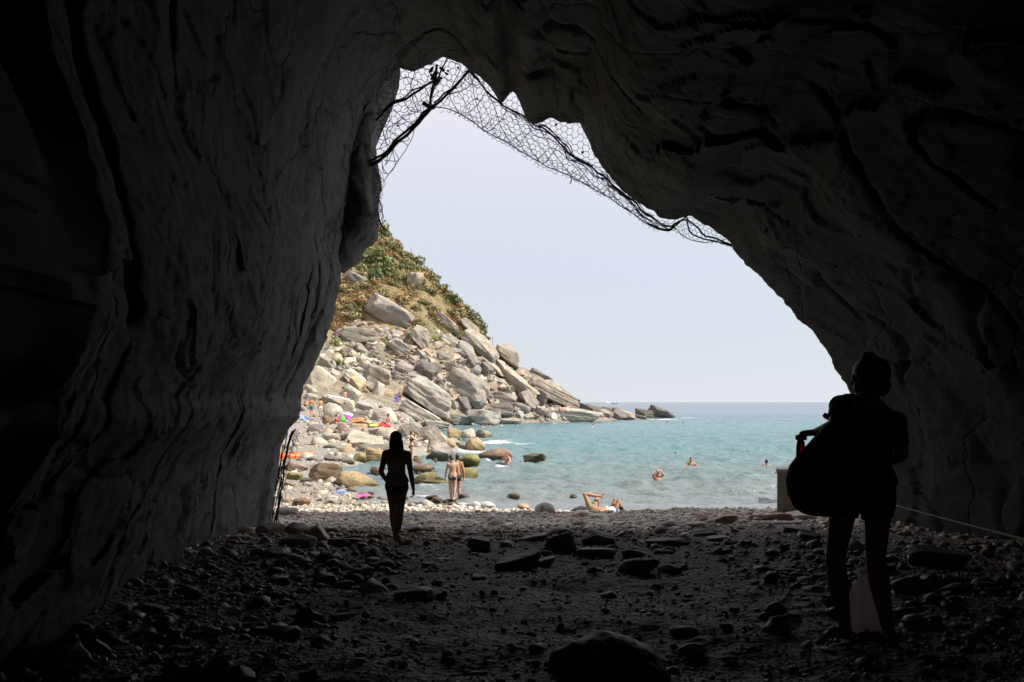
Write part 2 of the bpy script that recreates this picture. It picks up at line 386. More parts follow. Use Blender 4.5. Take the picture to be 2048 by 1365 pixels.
# ground sheet, cut into cave floor, beach and hillside along shared rows
Yr = np.concatenate([np.linspace(-11, 3, 40, endpoint=False), np.geomspace(3, 262, 520)])
U = np.linspace(-1, 1, 330)
HW = 7+.62*np.maximum(Yr, 0)
GX = U[None]*HW[:, None]; GY = np.repeat(Yr[:, None], 330, 1)
GZ = zground(GX, GY)
pp = np.stack([GX.ravel(), GY.ravel(), np.zeros(GX.size)], -1)
near = smooth(70, 24, GY.ravel()); farw = smooth(95, 130, GY.ravel())
GZ = GZ+(near*(.05*fbm(pp*.9, 3)+.025*fbm(pp*4.5+9, 3))+(1-near)*(1-farw)*.14*fbm(pp*.35+3, 4)+farw*1.1*fbm(pp*.16+5, 5)*smooth(-1, 6, GZ.ravel())).reshape(GX.shape)
def ground_part(name, y0, y1, mat):
    i0 = int(np.argmin(abs(Yr-y0))); i1 = int(np.argmin(abs(Yr-y1)))+1
    V = np.stack([GX[i0:i1], GY[i0:i1], GZ[i0:i1]], -1).reshape(-1, 3)
    return build(name, V, grid_faces(i1-i0, 330)[:, ::-1][:, [3, 2, 1, 0]], mat, kind='structure')
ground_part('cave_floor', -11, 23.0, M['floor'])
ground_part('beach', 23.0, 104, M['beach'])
ground_part('hillside', 104, 262, M['hill'])

# ------------------------------------------------------------------ sea
Ds = np.concatenate([np.geomspace(22, 330, 600), np.geomspace(332, 9000, 50)])
ang = np.linspace(-.62, .95, 420)
SX = ang[None]*Ds[:, None]; SY = np.repeat(Ds[:, None], 420, 1)
q = np.stack([SX.ravel(), SY.ravel(), np.zeros(SX.size)], -1)
sxf, syf = q[:, 0], q[:, 1]
amp = smooth(24, 40, syf)*smooth(330, 180, syf)
chop = .13*fbm(q*np.array([.28, .6, 1])+2, 4, 2.2, .6)-.15*np.abs(perlin(q*np.array([.55, 1.2, 1])+31))-.085*np.abs(perlin(q*np.array([1.2, 2.6, 1])+11))
swell = .05*np.sin(syf*.55+.9*perlin(q*.06)*4+.06*sxf)
brk = np.exp(-((syf-39.5-1.2*perlin(q*.15+4)-.02*sxf)/.75)**2)*smooth(-3, 5, sxf)*.16      # the low wave rolling in
brk2 = np.exp(-((syf-35.5-1.0*perlin(q*.18+8))/.7)**2)*smooth(2, 9, sxf)*.07
SZ = amp*(chop*(1+.8*smooth(140, 60, syf))+swell)+brk+brk2
shallow = np.maximum(0, 1+zground(sxf, syf)/.5)*(zground(sxf, syf) > -.5)
# foam: beside the near boulder spit, along the swell crest, round the far point, at the shore
def blob(px, py, D, rx, ry, rot=0):
    c = P(px, py, D); dx, dy = sxf-c[0], syf-c[1]; a = math.radians(rot)
    return np.exp(-((dx*math.cos(a)+dy*math.sin(a))/rx)**2-((-dx*math.sin(a)+dy*math.cos(a))/ry)**2)
fo = lambda px, py, rx, ry, rot=0, k=1.0: k*blob(px, py, sea_D(py), rx, ry, rot)
foam = np.zeros(len(q))
for a in [(985, 884, 2.6, 3.2, -25, .95), (1040, 886, 2.4, 1.2, -12, .7), (945, 897, 1.6, 3, 10, 1.0), (935, 902, 2.2, 1.6, 0, .9), (1090, 889, 2.6, 1.2, -8, .5), (1005, 932, .5, .9, 30, .9), (1025, 921, .7, .6, 0, .7),
          (860, 925, 2.0, 1.2, 0, .8), (900, 916, 2, 1, 0, .7), (960, 906, 1.2, 2, 0, .7), (1362, 836, 6.5, 3.5, 0, 1.0), (1325, 839, 5, 2.2, 0, .9), (1255, 821, 8, 20, 20, .75), (1240, 841, 6, 1.6, 0, .6), (1115, 845, 2.2, .9, 0, .9),
          (960, 851, 4, 2, 0, .7), (985, 857, 7, 3, 15, .55), (1520, 963, 1.6, .22, 2, .75), (1555, 961, .8, .25, 0, .7), (1450, 967, .6, .12, 0, .55), (1080, 910, .7, .5, 0, .7), (880, 992, .8, .3, 0, .7), (850, 990, .8, .3, 0, .7), (930, 1003, .9, .25, 0, .8),
          (975, 985, .5, .3, 0, .6), (1200, 845, 3, 1, 0, .5), (985, 919, 1.5, .4, 0, .75), (1066, 924, 1.1, .35, 0, .7), (938, 935, 1.3, .5, 0, .7), (915, 953, 1.1, .35, 0, .65), (850, 972, 1.0, .35, 0, .65), (1028, 851, 5, 1.2, 0, .65), (1080, 847, 4, 1.2, 0, .7), (890, 1004, .8, .18, 0, .7), (960, 1012, .8, .15, 0, .65), (1410, 1023, .7, .1, 0, .6), (1520, 1025, .6, .1, 0, .6), (1320, 1025, 2.2, .25, 4, .35)]:
    foam = np.maximum(foam, fo(*a))
edge = np.exp(-((syf-26.9-.012*sxf**2*.1-.35*perlin(q*.5))/.22)**2)*smooth(-2, 1, sxf)*.62
foam = np.maximum(foam, edge)
build('sea', np.stack([sxf, syf, SZ.ravel() if hasattr(SZ, 'ravel') else SZ], -1), grid_faces(len(Ds), 420), M['sea'], kind='structure', att={'foam': foam})

# ------------------------------------------------------------------ cave
RIM = [(500, 1180), (525, 1100), (545, 1050), (548, 1020), (552, 985), (556, 940), (563, 892), (583, 857), (600, 832), (604, 812), (598, 793), (612, 762), (630, 728), (650, 690), (657, 662),
       (668, 622), (679, 580), (683, 545), (676, 505), (684, 460), (694, 410), (700, 350), (706, 300), (718, 250), (738, 205), (768, 168), (800, 137), (822, 142), (848, 134), (870, 124), (885, 118), (905, 119), (922, 126), (938, 141), (955, 146), (966, 158),
       (978, 172), (996, 196), (1004, 203), (1013, 196), (1020, 186), (1027, 181), (1035, 194), (1042, 212), (1050, 234), (1062, 246), (1078, 246), (1090, 240), (1103, 236), (1118, 243), (1135, 246), (1155, 246), (1168, 253), (1175, 275), (1190, 310), (1205, 335),
       (1226, 362), (1246, 380), (1262, 396), (1290, 414), (1325, 436), (1350, 437), (1380, 433), (1400, 444), (1422, 458), (1455, 482), (1470, 504), (1490, 532), (1522, 560), (1552, 588), (1575, 612), (1598, 640), (1622, 662), (1640, 685),
       (1655, 706), (1672, 735), (1688, 765), (1702, 785), (1722, 830), (1732, 890), (1738, 960), (1740, 1040), (1745, 1110), (1755, 1190), (1400, 1260), (1000, 1275), (650, 1250)]
RC = np.array([1100.0, 790.0])
rim = np.array(RIM, float); rc = np.vstack([rim, rim[:1]])
seg = np.r_[0, np.cumsum(np.linalg.norm(np.diff(rc, axis=0), axis=1))]
NM = 760
tt = np.linspace(0, seg[-1], NM, endpoint=False); rimS = np.stack([np.interp(tt, seg, rc[:, 0]), np.interp(tt, seg, rc[:, 1])], -1)
off = rimS-RC; rr = np.linalg.norm(off, axis=1); cs, sn = off[:, 0]/rr, off[:, 1]/rr
wL = np.maximum(0, -cs)**2; wR = np.maximum(0, cs)**2; wT = sn**2
yk = [4, 6, 6.8, 8.8, 10, 13, 17, 20.5]
sL = lambda y: np.interp(y, yk, [1.74, 1.47, 1.42, 1.30, 1.245, 1.15, 1.07, 1.0])
sR = lambda y: np.interp(y, [4, 6, 8, 10, 11.5, 13, 17, 20.5], [4.5, 3.1, 2.4, 1.95, 1.72, 1.5, 1.16, 1.0])
sT = lambda y: np.interp(y, [4, 6, 8, 10, 13, 17, 20.5], [2.9, 2.2, 1.8, 1.55, 1.3, 1.12, 1.0])
def section(y, s):
    p = RC+off*s[:, None]
    return np.stack([(p[:, 0]-CX)/F*y, np.full(NM, y), CAMZ-(p[:, 1]-HZ)/F*y], -1)
rings = []; fade = []; rad = []
axis = lambda y: np.array([(RC[0]-CX)/F*y, y, CAMZ-(RC[1]-HZ)/F*y])
base4 = section(4.0, sL(4)*wL+sR(4)*wR+sT(4)*wT)
for y in np.concatenate([np.linspace(-9, 4, 46, endpoint=False)]):
    t = (4-y)/13.0; k = 1.0+.15*np.sin(t*2)-.0*t; k *= 1-.88*float(smooth(.45, 1.0, t))          # narrows to the unseen entry passage, left open for added fill light
    c = axis(4); v = (base4-c)*(k*(1-wL*.34*float(smooth(4, -2, y))))[:, None]+c; v[:, 1] = y; rings.append(v); fade.append(1.0); rad.append(c)
for y in np.geomspace(4, 20.45, 250):
    rings.append(section(y, sL(y)*wL+sR(y)*wR+sT(y)*wT)); fade.append(float(smooth(20.6, 17.0, y))); rad.append(axis(y))
n_in = len(rings)
HC = 27.0
for k, s in enumerate([1.0, 1.012, 1.035, 1.07, 1.13, 1.22, 1.36, 1.6, 1.9, 2.3, 2.8, 3.4, 4.2, 5.2, 6.5]):
    y = 20.6+.13*k if k < 6 else 21.2+.02*k
    rings.append(section(y, np.full(NM, s))); fade.append(-1.0 if k > 2 else 0.0); rad.append(axis(y))
for y in (17, 5, -10):
    v = rings[n_in+14].copy(); v[:, 1] = y; rings.append(v); fade.append(-1.0); rad.append(axis(20.5))
V = np.concatenate(rings); fd = np.repeat(np.array(fade), NM); ax = np.repeat(np.array(rad), NM, 0)
dirn = V-ax; dirn[:, 1] = 0; ln = np.linalg.norm(dirn, axis=1); dirn /= (ln+1e-6)[:, None]
big = perlin(V*np.array([.42, .26, .42])+3); mid = perlin(V*np.array([1.1, .8, .9])+7); sm = 1-2*np.abs(fbm(V*np.array([1.7, 1.5, 1.3]), 5, 2.2, .62)); gr = fbm(V*6.5+3, 3, 2.2, .6)
crk = np.exp(-(perlin(V*np.array([.45, .42, .14])+50)/.03)**2)*smooth(-.1, .25, perlin(V*.3+80))
led = np.exp(-(perlin(V*np.array([.25, .3, .9])+91)/.05)**2)*smooth(0, .3, perlin(V*.35+20))
pit = np.maximum(0, perlin(V*1.0+61)-.32)
stepf = lambda x: np.floor(x)+smooth(.30, .62, x-np.floor(x))
lft = smooth(.5, -1.5, V[:, 0]); calm = 1-.45*lft
wp = V+.25*np.stack([perlin(V*1.3+5), perlin(V*1.3+25), perlin(V*1.3+45)], -1)
SQ = np.array([1, .36, 1])          # joints run along the passage, so the broken faces are longer that way
fa = facets(wp*np.array([.55, .5, .42])*SQ); fb = facets(wp*np.array([1.3, 1.2, 1.0])*SQ, 7.3); fc = facets(wp*np.array([3.2, 3.0, 2.6])*SQ, 3.1)
rg = fbm(V*np.array([2.3, 2.2, 2.0])*SQ+9, 5, 2.2, .68)
d_in = .30*(big+.45)+.22*(fa+.3)+.09*fb+.03*fc+.03*rg+.12+.20*crk+.12*led
d_l = .20*(big+.45)+.13*(fa+.3)+.06*fb+.024*fc+.03*rg+.08+.26*crk+.08*led
d_in = d_in*(1-lft)+d_l*lft
inner = np.clip(fd, 0, 1)
d = inner*np.maximum(d_in, -.02)+(1-inner)*.055*fbm(V*np.array([3.2, 1, 3.2])+14, 4, 2.2, .62)*(fd > -.5)
V = V+dirn*d[:, None]
ou = (fd < -.5)
V[ou] += np.stack([.25*perlin(V[ou]*.5), .55*perlin(V[ou]*.35+5)+.25*perlin(V[ou]*1.1+9)+.45, .2*perlin(V[ou]*.6+2)], -1)
V[:, 2] = np.where(ou, np.clip(V[:, 2], -3, HC+.6*perlin(V*.3+44)), V[:, 2])
nR = len(rings)
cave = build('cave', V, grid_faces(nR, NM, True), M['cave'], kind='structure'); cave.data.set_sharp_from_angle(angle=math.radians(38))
V0 = np.array([rings[0].mean(0)])
# the dark block of rock that hangs in the upper left corner of the mouth
OV = [(684, 545), (692, 538), (706, 532), (716, 518), (728, 500), (744, 487), (753, 470), (758, 448), (757, 425), (752, 400), (755, 372), (757, 345), (751, 318), (748, 286), (752, 258), (757, 238), (757, 222), (766, 203), (782, 175), (800, 142),
      (790, 90), (700, 90), (640, 220), (600, 380), (620, 520)]
ov = np.array(OV, float); oc = np.array([690.0, 360.0]); ovc = np.vstack([ov, ov[:1]])
s2 = np.r_[0, np.cumsum(np.linalg.norm(np.diff(ovc, axis=0), axis=1))]; t2 = np.linspace(0, s2[-1], 220, endpoint=False)
ovS = np.stack([np.interp(t2, s2, ovc[:, 0]), np.interp(t2, s2, ovc[:, 1])], -1)
Vs = []; nr = 40
for k in range(nr):
    a = math.pi*(k+.0)/(nr-1); r = max(.002, math.sin(a))**.55; p = oc+(ovS-oc)*r; D = 21.45-1.15*math.cos(a)
    w = np.stack([(p[:, 0]-CX)/F*21.45, np.full(220, D), CAMZ-(p[:, 1]-HZ)/F*21.45], -1); Vs.append(w)
Vo = np.concatenate(Vs); cen = P(oc[0], oc[1], 21.45); dn = Vo-cen; dn /= np.linalg.norm(dn, axis=1)[:, None]
Vo += dn*(.05*fbm(Vo*2.6, 4, 2.1, .6)+.10*perlin(Vo*.9))[:, None]
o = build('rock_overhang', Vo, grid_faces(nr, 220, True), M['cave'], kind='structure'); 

# ------------------------------------------------------------------ rocks
def rock_shape(sub, seed, sharp=22, style='slab', noise_=.035):
    """star-shaped block: softened intersection of random planes, with bedding steps and chips"""
    r = np.random.default_rng(seed); d, T = ICO[sub]
    if style == 'slab':
        N = [np.array(v, float)+r.normal(0, .16, 3) for v in [(1, 0, 0), (-1, 0, 0), (0, 1, 0), (0, -1, 0), (0, 0, 1), (0, 0, -1)]]; h = list(r.uniform(.8, 1.0, 6)); h[4] = h[5] = .95
        for _ in range(7): N.append(r.normal(size=3)); h.append(r.uniform(1.02, 1.3))
        sharp = 110
    elif style == 'block':
        N = [np.array(v, float)+r.normal(0, .28, 3) for v in [(1, 0, 0), (-1, 0, 0), (0, 1, 0), (0, -1, 0), (0, 0, 1), (0, 0, -1)]]; h = list(r.uniform(.78, 1.0, 6))
        for _ in range(9): N.append(r.normal(size=3)); h.append(r.uniform(.9, 1.15))
        sharp = 80
    else:
        N = [r.normal(size=3) for _ in range(22)]; h = list(r.uniform(.86, 1.05, 22)); sharp = 9
    N = np.array(N); N /= np.linalg.norm(N, axis=1)[:, None]; h = np.array(h)
    q = np.maximum(d@N.T, 0)/h; rad = (q**sharp).sum(1)**(-1/sharp)
    rad = np.minimum(rad, 1.45)
    V = d*rad[:, None]
    o = r.uniform(0, 90, 3)
    if style != 'round':
        st = perlin(V*np.array([.5, .5, 3.2])+o); rad2 = 1+.045*np.sign(st)*np.abs(st)**.5*(np.abs(V[:, 2]) < .9)
        V[:, :2] *= rad2[:, None]
    V *= (1+noise_*2.2*perlin(V*1.6+o)+noise_*fbm(V*4.5+o, 3))[:, None]
    return V, T
COL = dict(grey=(.31, .28, .245), tan=(.35, .305, .25), cream=(.45, .405, .335), gold=(.41, .32, .195), dark=(.15, .135, .12), brown=(.24, .17, .12), olive=(.19, .17, .095), pale=(.40, .37, .32), dgrey=(.20, .18, .16), pink=(.4, .30, .26), moss=(.26, .235, .1))
HERO = []; USED = {}
import re
def short(label):
    s = re.split(r' (?:lodged|lying|beside|in|below|at|high|sliding|just|tilted|standing|leaning|under|above|on|right|left|near|between|wedged|running|resting|overhanging|propped|where|behind|with|of the|off|before|carrying|holding|tucked|touching|stepping|down|against|seen|alone|further|from|closest|nearest|mid|sandwiched|awash|after|inside|washed|rising|around|along|stretching|that|by) ', ' '+label+' ')[0].strip()
    return s
WORD = dict(grey='grey', tan='tan', cream='cream', gold='golden', dark='black', brown='brown', olive='olive', pale='pale', dgrey='dark grey', pink='pinkish', moss='mossy', green='green', straw='straw coloured')
def neighbour_label(px, py, kind, col, w):
    h = min(HERO, key=lambda q: (q[0]-px)**2+(1.5*(q[1]-py))**2); dx, dy = px-h[0], (py-h[1])*1.5
    rel = ('right of' if dx > 0 else 'left of') if abs(dx) > abs(dy) else ('below' if dy > 0 else 'above')
    size = 'tiny' if w < 14 else 'small' if w < 22 else 'medium'
    for lab in (f'{size} {WORD[col]} {kind} {rel} the {short(h[3])}', f'{size} {WORD[col]} {kind} a little {rel} the {short(h[3])}', f'{size} {WORD[col]} {kind} close {rel} the {h[3]}'):
        if lab not in USED and 4 <= len(lab.split()) <= 16: break
    if len(lab.split()) > 16: lab = f'{size} {WORD[col]} {kind} well {rel} the {short(h[3])}'
    USED[lab] = 1; return lab
def place_rock(px, py, w, h, ang, style, col, label, D=None, cat='boulder', name='boulder', depth=None, sub=None, sink=0.0, mat='rock', seed=None, group=None, yaw=None, bury=0.0):
    seed = seed if seed is not None else int(px*7+py*13)
    r = random.Random(seed)
    if D is None:
        a = math.radians(ang); low = py+.36*(h*abs(math.cos(a))+w*.55*abs(math.sin(a)))
        D = hit(px, min(low, py+.5*h+.15*w))[1]
    if bury: py, h = py+bury*h/2, h*(1+bury)
    k = D/F
    a_, b_ = w/2*k, h/2*k
    c_ = depth*k/2 if depth else min(a_*.9, b_*1.5)
    if sub is None: sub = 5 if w > 104 else 4 if w > 42 else 3
    V, T = rock_shape(sub, seed, 26, style)
    ext = (V.max(0)-V.min(0))/2; V = (V-(V.max(0)+V.min(0))/2)/ext
    V = V*np.array([a_, c_, b_])
    o = build(name, V, T, M[mat])
    if style != 'round': o.data.set_sharp_from_angle(angle=math.radians(27))
    c = P(px, py, D)
    o.location = (c[0], c[1]+c_*.35, c[2]-sink*b_)
    yaw = r.uniform(-18, 18) if yaw is None else yaw
    o.rotation_euler = (math.radians(r.uniform(-8, 14)), math.radians(ang), math.radians(yaw))
    j = r.uniform(.88, 1.1); cc = COL[col]; o.color = (cc[0]*j, cc[1]*j, cc[2]*j*r.uniform(.94, 1.04), 1)
    tag(o, label, cat, group); HERO.append((px, py, w, label))
    if cat == 'stone': f_ = (1.25+.6*float(smooth(9, 20, D)))*(.22 if w > 130 else 1); o.color = tuple(min(.6, q*f_) for q in o.color[:3])+(1,)  # stones nearer the mouth tinted paler, its light put into their colour
    return o
# (px, py, w, h, slope of its long side, style, colour, label)
HILLROCKS = [
 (825, 562, 38, 44, 24, 'block', 'tan', 'pale angular boulder lodged in green shrubs high on the slope'),
 (777, 624, 100, 46, 27, 'slab', 'grey', 'largest long slab lying on the dry grass of the slope'),
 (710, 558, 46, 26, 30, 'slab', 'dgrey', 'dark low outcrop beside the hanging cave rock'),
 (715, 673, 80, 36, 8, 'slab', 'grey', 'layered ledge of bedrock below the orange grass'),
 (837, 678, 54, 26, 55, 'slab', 'tan', 'steeply tilted slab below the largest slope slab'),
 (842, 660, 28, 12, 22, 'slab', 'cream', 'small pale plate of rock at the lower end of the largest slope slab'),
 (896, 648, 58, 22, 42, 'slab', 'tan', 'brown slab sliding down through the bushes of the upper ridge'),
 (935, 654, 52, 24, 45, 'slab', 'grey', 'striped slab just under the ridge line bushes'),
 (962, 696, 94, 34, 43, 'slab', 'tan', 'long tan slab tilted down towards the skyline block'),
 (1017, 712, 62, 38, 33, 'block', 'tan', 'square block standing out on the skyline of the slope'),
 (797, 698, 46, 32, 32, 'block', 'pale', 'pale block in the middle of the rubble slope'),
 (717, 699, 28, 10, 84, 'slab', 'pink', 'small upright pink stone in the rubble'),
 (898, 682, 44, 20, 25, 'slab', 'pale', 'pale wedge shaped slab under the bush on the slope'),
 (907, 703, 38, 13, 12, 'slab', 'pale', 'thin pale slab lying flat in the upper rubble'),
 (937, 719, 56, 26, 42, 'slab', 'dgrey', 'dark striped slab beside the long tan slab'),
 (988, 738, 74, 16, 40, 'slab', 'tan', 'narrow slab wedged below the skyline block'),
 (861, 796, 112, 58, 34, 'slab', 'pale', 'huge pale layered slab tilted above the rocky beach'),
 (838, 829, 86, 30, 30, 'slab', 'pale', 'lower layered slab stepping down from the huge pale slab'),
 (936, 778, 96, 70, 18, 'block', 'grey', 'biggest rounded boulder at the foot of the slope'),
 (928, 815, 48, 34, 62, 'block', 'dgrey', 'broken block propped under the biggest boulder'),
 (1003, 795, 78, 24, 14, 'slab', 'grey', 'flat slab resting on top of the dark slab by the water'),
 (995, 819, 64, 30, 8, 'slab', 'dgrey', 'dark slab overhanging the waterline below the flat slab'),
 (906, 839, 80, 22, 16, 'slab', 'grey', 'sloping grey slab reaching down into the inlet water'),
 (872, 850, 56, 16, 12, 'slab', 'grey', 'low grey slab at the inner end of the inlet'),
 (967, 837, 76, 34, 8, 'block', 'pale', 'pale pyramid shaped boulder standing in the edge of the sea'),
 (852, 741, 60, 36, 10, 'block', 'dgrey', 'dark square boulder above the huge pale slab'),
 (901, 737, 38, 24, 4, 'block', 'dark', 'blackish block between the two dark boulders of the slope'),
 (808, 738, 34, 25, 22, 'block', 'grey', 'striped cube of rock left of the dark square boulder'),
 (827, 757, 62, 17, 12, 'slab', 'grey', 'thin plate lying on the top end of the huge pale slab'),
 (1028, 762, 124, 30, 37, 'slab', 'tan', 'longest smooth slab running down behind the biggest boulder'),
 (969, 744, 34, 36, 40, 'block', 'dgrey', 'dark block at the top of the longest smooth slab'),
 (1000, 767, 36, 18, 16, 'block', 'grey', 'banded block wedged under the longest smooth slab'),
 (1000, 781, 56, 12, 14, 'slab', 'dgrey', 'thin dark plate sandwiched above the flat slab by the water'),
 (1060, 806, 58, 34, 60, 'block', 'grey', 'upright grey block on the shore behind the swimmers'),
 (1082, 800, 40, 34, 50, 'block', 'dgrey', 'brown block leaning on the upright shore block'),
 (1108, 791, 118, 34, 25, 'slab', 'tan', 'whale backed ridge of rock with a dark seaward face'),
 (1144, 830, 126, 28, 5, 'slab', 'pale', 'broad smooth rock where two bathers sit by the sea'),
 (1043, 817, 40, 20, 14, 'round', 'grey', 'rounded brown boulder wedged low on the shore'),
 (1036, 831, 24, 20, 20, 'block', 'pale', 'small pale cracked block at the waterline'),
 (1065, 832, 34, 16, 18, 'block', 'dgrey', 'low dark rock left of the broad smooth rock'),
 (1022, 843, 48, 14, 4, 'slab', 'grey', 'low flat rock awash beside the pale pyramid boulder'),
 (1106, 775, 52, 24, 32, 'block', 'cream', 'crumbling whitish rock behind the whale backed ridge'),
 (1085, 752, 56, 14, 28, 'slab', 'dgrey', 'dark ledge on the skyline below the square block'),
 (1142, 799, 40, 13, 20, 'slab', 'dark', 'dark ledge on the skyline near the end of the headland'),
 (1169, 817, 56, 16, 24, 'slab', 'dark', 'dark sloping slab behind the broad smooth rock'),
 (1190, 824, 36, 18, 24, 'slab', 'dgrey', 'wet slab at the water beyond the seated bathers'),
 (1213, 828, 30, 16, 14, 'block', 'tan', 'tan boulder in the chain of rocks at the headland end'),
 (1232, 826, 20, 22, 20, 'block', 'dark', 'black headed boulder beside the tan boulder of the headland'),
 (1250, 830, 46, 16, 20, 'slab', 'tan', 'brown sloping slab next to last on the headland'),
 (1279, 834, 32, 8, 12, 'slab', 'dgrey', 'low rock awash before the outermost rock'),
]
SEATIPS = [(1298, 828, 56, 20, 4, 'block', 'dark', 'dark hump of the rock islet off the headland'), (1322, 827, 52, 20, 26, 'slab', 'dark', 'pointed dark rock tapering into foam off the headland'),
           (1185, 815, 40, 10, 14, 'slab', 'dgrey', 'long low reef rock on the horizon line behind the headland'), (1215, 818, 36, 8, 8, 'slab', 'dgrey', 'low broken reef rock under the far boats')]
BEACHROCKS = [
 (637, 757, 62, 46, 34, 'slab', 'cream', 'big cracked cream slab beside the cave wall'),
 (619, 780, 30, 18, 28, 'slab', 'tan', 'small slab under the big cracked cream slab'),
 (654, 726, 40, 18, 24, 'slab', 'tan', 'tan slab near the cave wall below the green tufts'),
 (754, 750, 70, 36, 26, 'slab', 'tan', 'large tan slab with a shaded lower side above the sunbathers'),
 (706, 754, 46, 22, 42, 'slab', 'cream', 'cream slab leaning left of the large tan slab'),
 (712, 768, 38, 16, 38, 'slab', 'gold', 'golden brown slab tucked below the leaning cream slab'),
 (703, 786, 52, 26, 31, 'slab', 'pale', 'pale tablet of rock behind the white towels'),
 (757, 778, 28, 32, 12, 'block', 'cream', 'rounded cream block below the large tan slab'),
 (775, 789, 22, 15, 8, 'block', 'gold', 'small golden block left of the purple towel'),
 (662, 802, 54, 18, 12, 'slab', 'tan', 'striped log shaped stone holding the white towels'),
 (695, 811, 26, 26, 16, 'block', 'cream', 'knobbly cream block at the end of the log shaped stone'),
 (769, 829, 54, 30, 10, 'round', 'cream', 'smooth cream boulder behind the person in red'),
 (734, 812, 46, 22, 16, 'block', 'pale', 'pale boulder below the pale tablet of rock'),
 (718, 828, 36, 18, 6, 'block', 'dgrey', 'dark striped boulder right of the umbrella'),
 (664, 822, 44, 30, 12, 'round', 'cream', 'big rounded boulder left of the umbrella'),
 (656, 841, 24, 22, 0, 'block', 'brown', 'shaded brown block under the big rounded boulder'),
 (722, 842, 46, 14, 18, 'round', 'gold', 'orange tinted boulder right of the umbrella pole'),
 (716, 854, 36, 13, 0, 'round', 'gold', 'low yellow boulder above the pale log boulder'),
 (742, 852, 30, 12, 6, 'block', 'dgrey', 'dark wedge left of the yellow mat'),
 (661, 857, 26, 22, 30, 'block', 'grey', 'grey mottled boulder below the shaded brown block'),
 (684, 856, 26, 24, 20, 'block', 'pink', 'pinkish boulder below the umbrella'),
 (630, 857, 30, 18, 20, 'block', 'dgrey', 'dark wedge stone lying on the pale gravel by the wall'),
 (709, 869, 56, 24, -4, 'block', 'cream', 'boulder with a dark left end left of the big cream wedge'),
 (727, 882, 76, 26, 4, 'slab', 'cream', 'big smooth cream wedge behind the walking woman'),
 (766, 868, 66, 34, 8, 'round', 'cream', 'light boulder carrying the red and yellow mats'),
 (638, 885, 36, 22, 0, 'round', 'cream', 'rounded cream boulder standing beside the small pool'),
 (667, 875, 26, 16, 6, 'round', 'cream', 'cream boulder with an orange stain behind the pool'),
 (654, 871, 24, 15, 24, 'round', 'cream', 'light stone tucked behind the rounded cream boulder'),
 (658, 895, 26, 10, 6, 'slab', 'dark', 'flat black stone in the small pool'),
 (692, 899, 36, 18, 0, 'round', 'gold', 'golden stone behind the person sitting in the pool'),
 (748, 899, 72, 18, 2, 'slab', 'dgrey', 'flat dark slab left of the walking woman'),
 (751, 914, 46, 36, 4, 'block', 'gold', 'craggy golden boulder left of the walking woman'),
 (820, 858, 48, 40, 58, 'block', 'grey', 'big grey cracked boulder above the woman with the camera'),
 (847, 862, 36, 38, 70, 'block', 'grey', 'tall grey boulder right of the big cracked one'),
 (646, 945, 68, 42, 8, 'block', 'brown', 'dark brown boulder on the shore between pool and cave'),
 (710, 961, 90, 32, 10, 'round', 'gold', 'broad golden boulder on the shore beside the walking woman'),
 (660, 917, 36, 12, 4, 'block', 'dark', 'dark wet stone along the edge of the pool'),
 (628, 918, 30, 11, 0, 'round', 'dgrey', 'dark stone at the open end of the orange pipe'),
 (719, 916, 28, 20, 12, 'block', 'moss', 'mossy stone left of the craggy golden boulder'),
 (690, 922, 40, 12, 2, 'block', 'dgrey', 'grey stone between mossy stone and pool'),
 (752, 941, 26, 14, 0, 'round', 'brown', 'brown stone standing in the channel left of the walking woman'),
 (604, 1006, 42, 17, 2, 'block', 'brown', 'brown stone at the shadow edge left of the pale berm'),
 (588, 954, 34, 18, 0, 'block', 'moss', 'greenish stone by the dark brown boulder'),
 (612, 962, 26, 12, 0, 'block', 'dgrey', 'small dark stone at the foot of the dark brown boulder'),
 (592, 936, 44, 14, 14, 'slab', 'brown', 'brown plate under the orange pipe'),
 (885, 906, 52, 32, 8, 'block', 'grey', 'grey boulder with a golden foot above the bather couple'),
 (938, 921, 46, 26, 2, 'round', 'moss', 'mossy boulder right of the bather couple'),
 (930, 944, 54, 17, 2, 'round', 'moss', 'low weedy boulder right of the bather couple'),
 (922, 892, 36, 18, 0, 'block', 'dgrey', 'dark mottled boulder behind the bather couple'),
 (951, 889, 44, 26, 36, 'block', 'gold', 'golden boulder at the foaming end of the spit'),
 (915, 868, 44, 22, 6, 'block', 'gold', 'yellow topped boulder in the middle of the spit'),
 (938, 869, 30, 24, 12, 'block', 'cream', 'cream boulder before the outermost stone of the spit'),
 (966, 868, 36, 17, 4, 'block', 'tan', 'outermost tan stone of the spit'),
 (870, 872, 48, 26, 46, 'slab', 'tan', 'sloping tan boulder at the root of the spit'),
 (895, 883, 34, 16, 8, 'round', 'gold', 'golden stone under the sloping tan boulder'),
 (868, 893, 32, 22, 0, 'block', 'grey', 'grey weathered stone right of the woman with the camera'),
 (845, 936, 42, 16, -4, 'round', 'brown', 'brown weedy boulder in the channel'),
 (848, 957, 48, 26, 2, 'round', 'moss', 'golden green boulder in the channel beside the walking woman'),
 (868, 966, 60, 10, 2, 'slab', 'moss', 'flat weedy ledge under the golden green boulder'),
 (883, 961, 24, 16, 0, 'block', 'olive', 'dark square stone behind the bather woman'),
 (834, 921, 24, 12, 0, 'round', 'gold', 'yellowish stone at the feet of the woman with the camera'),
 (862, 913, 22, 12, 0, 'block', 'dgrey', 'small dark stone in the surf left of the grey boulder'),
]
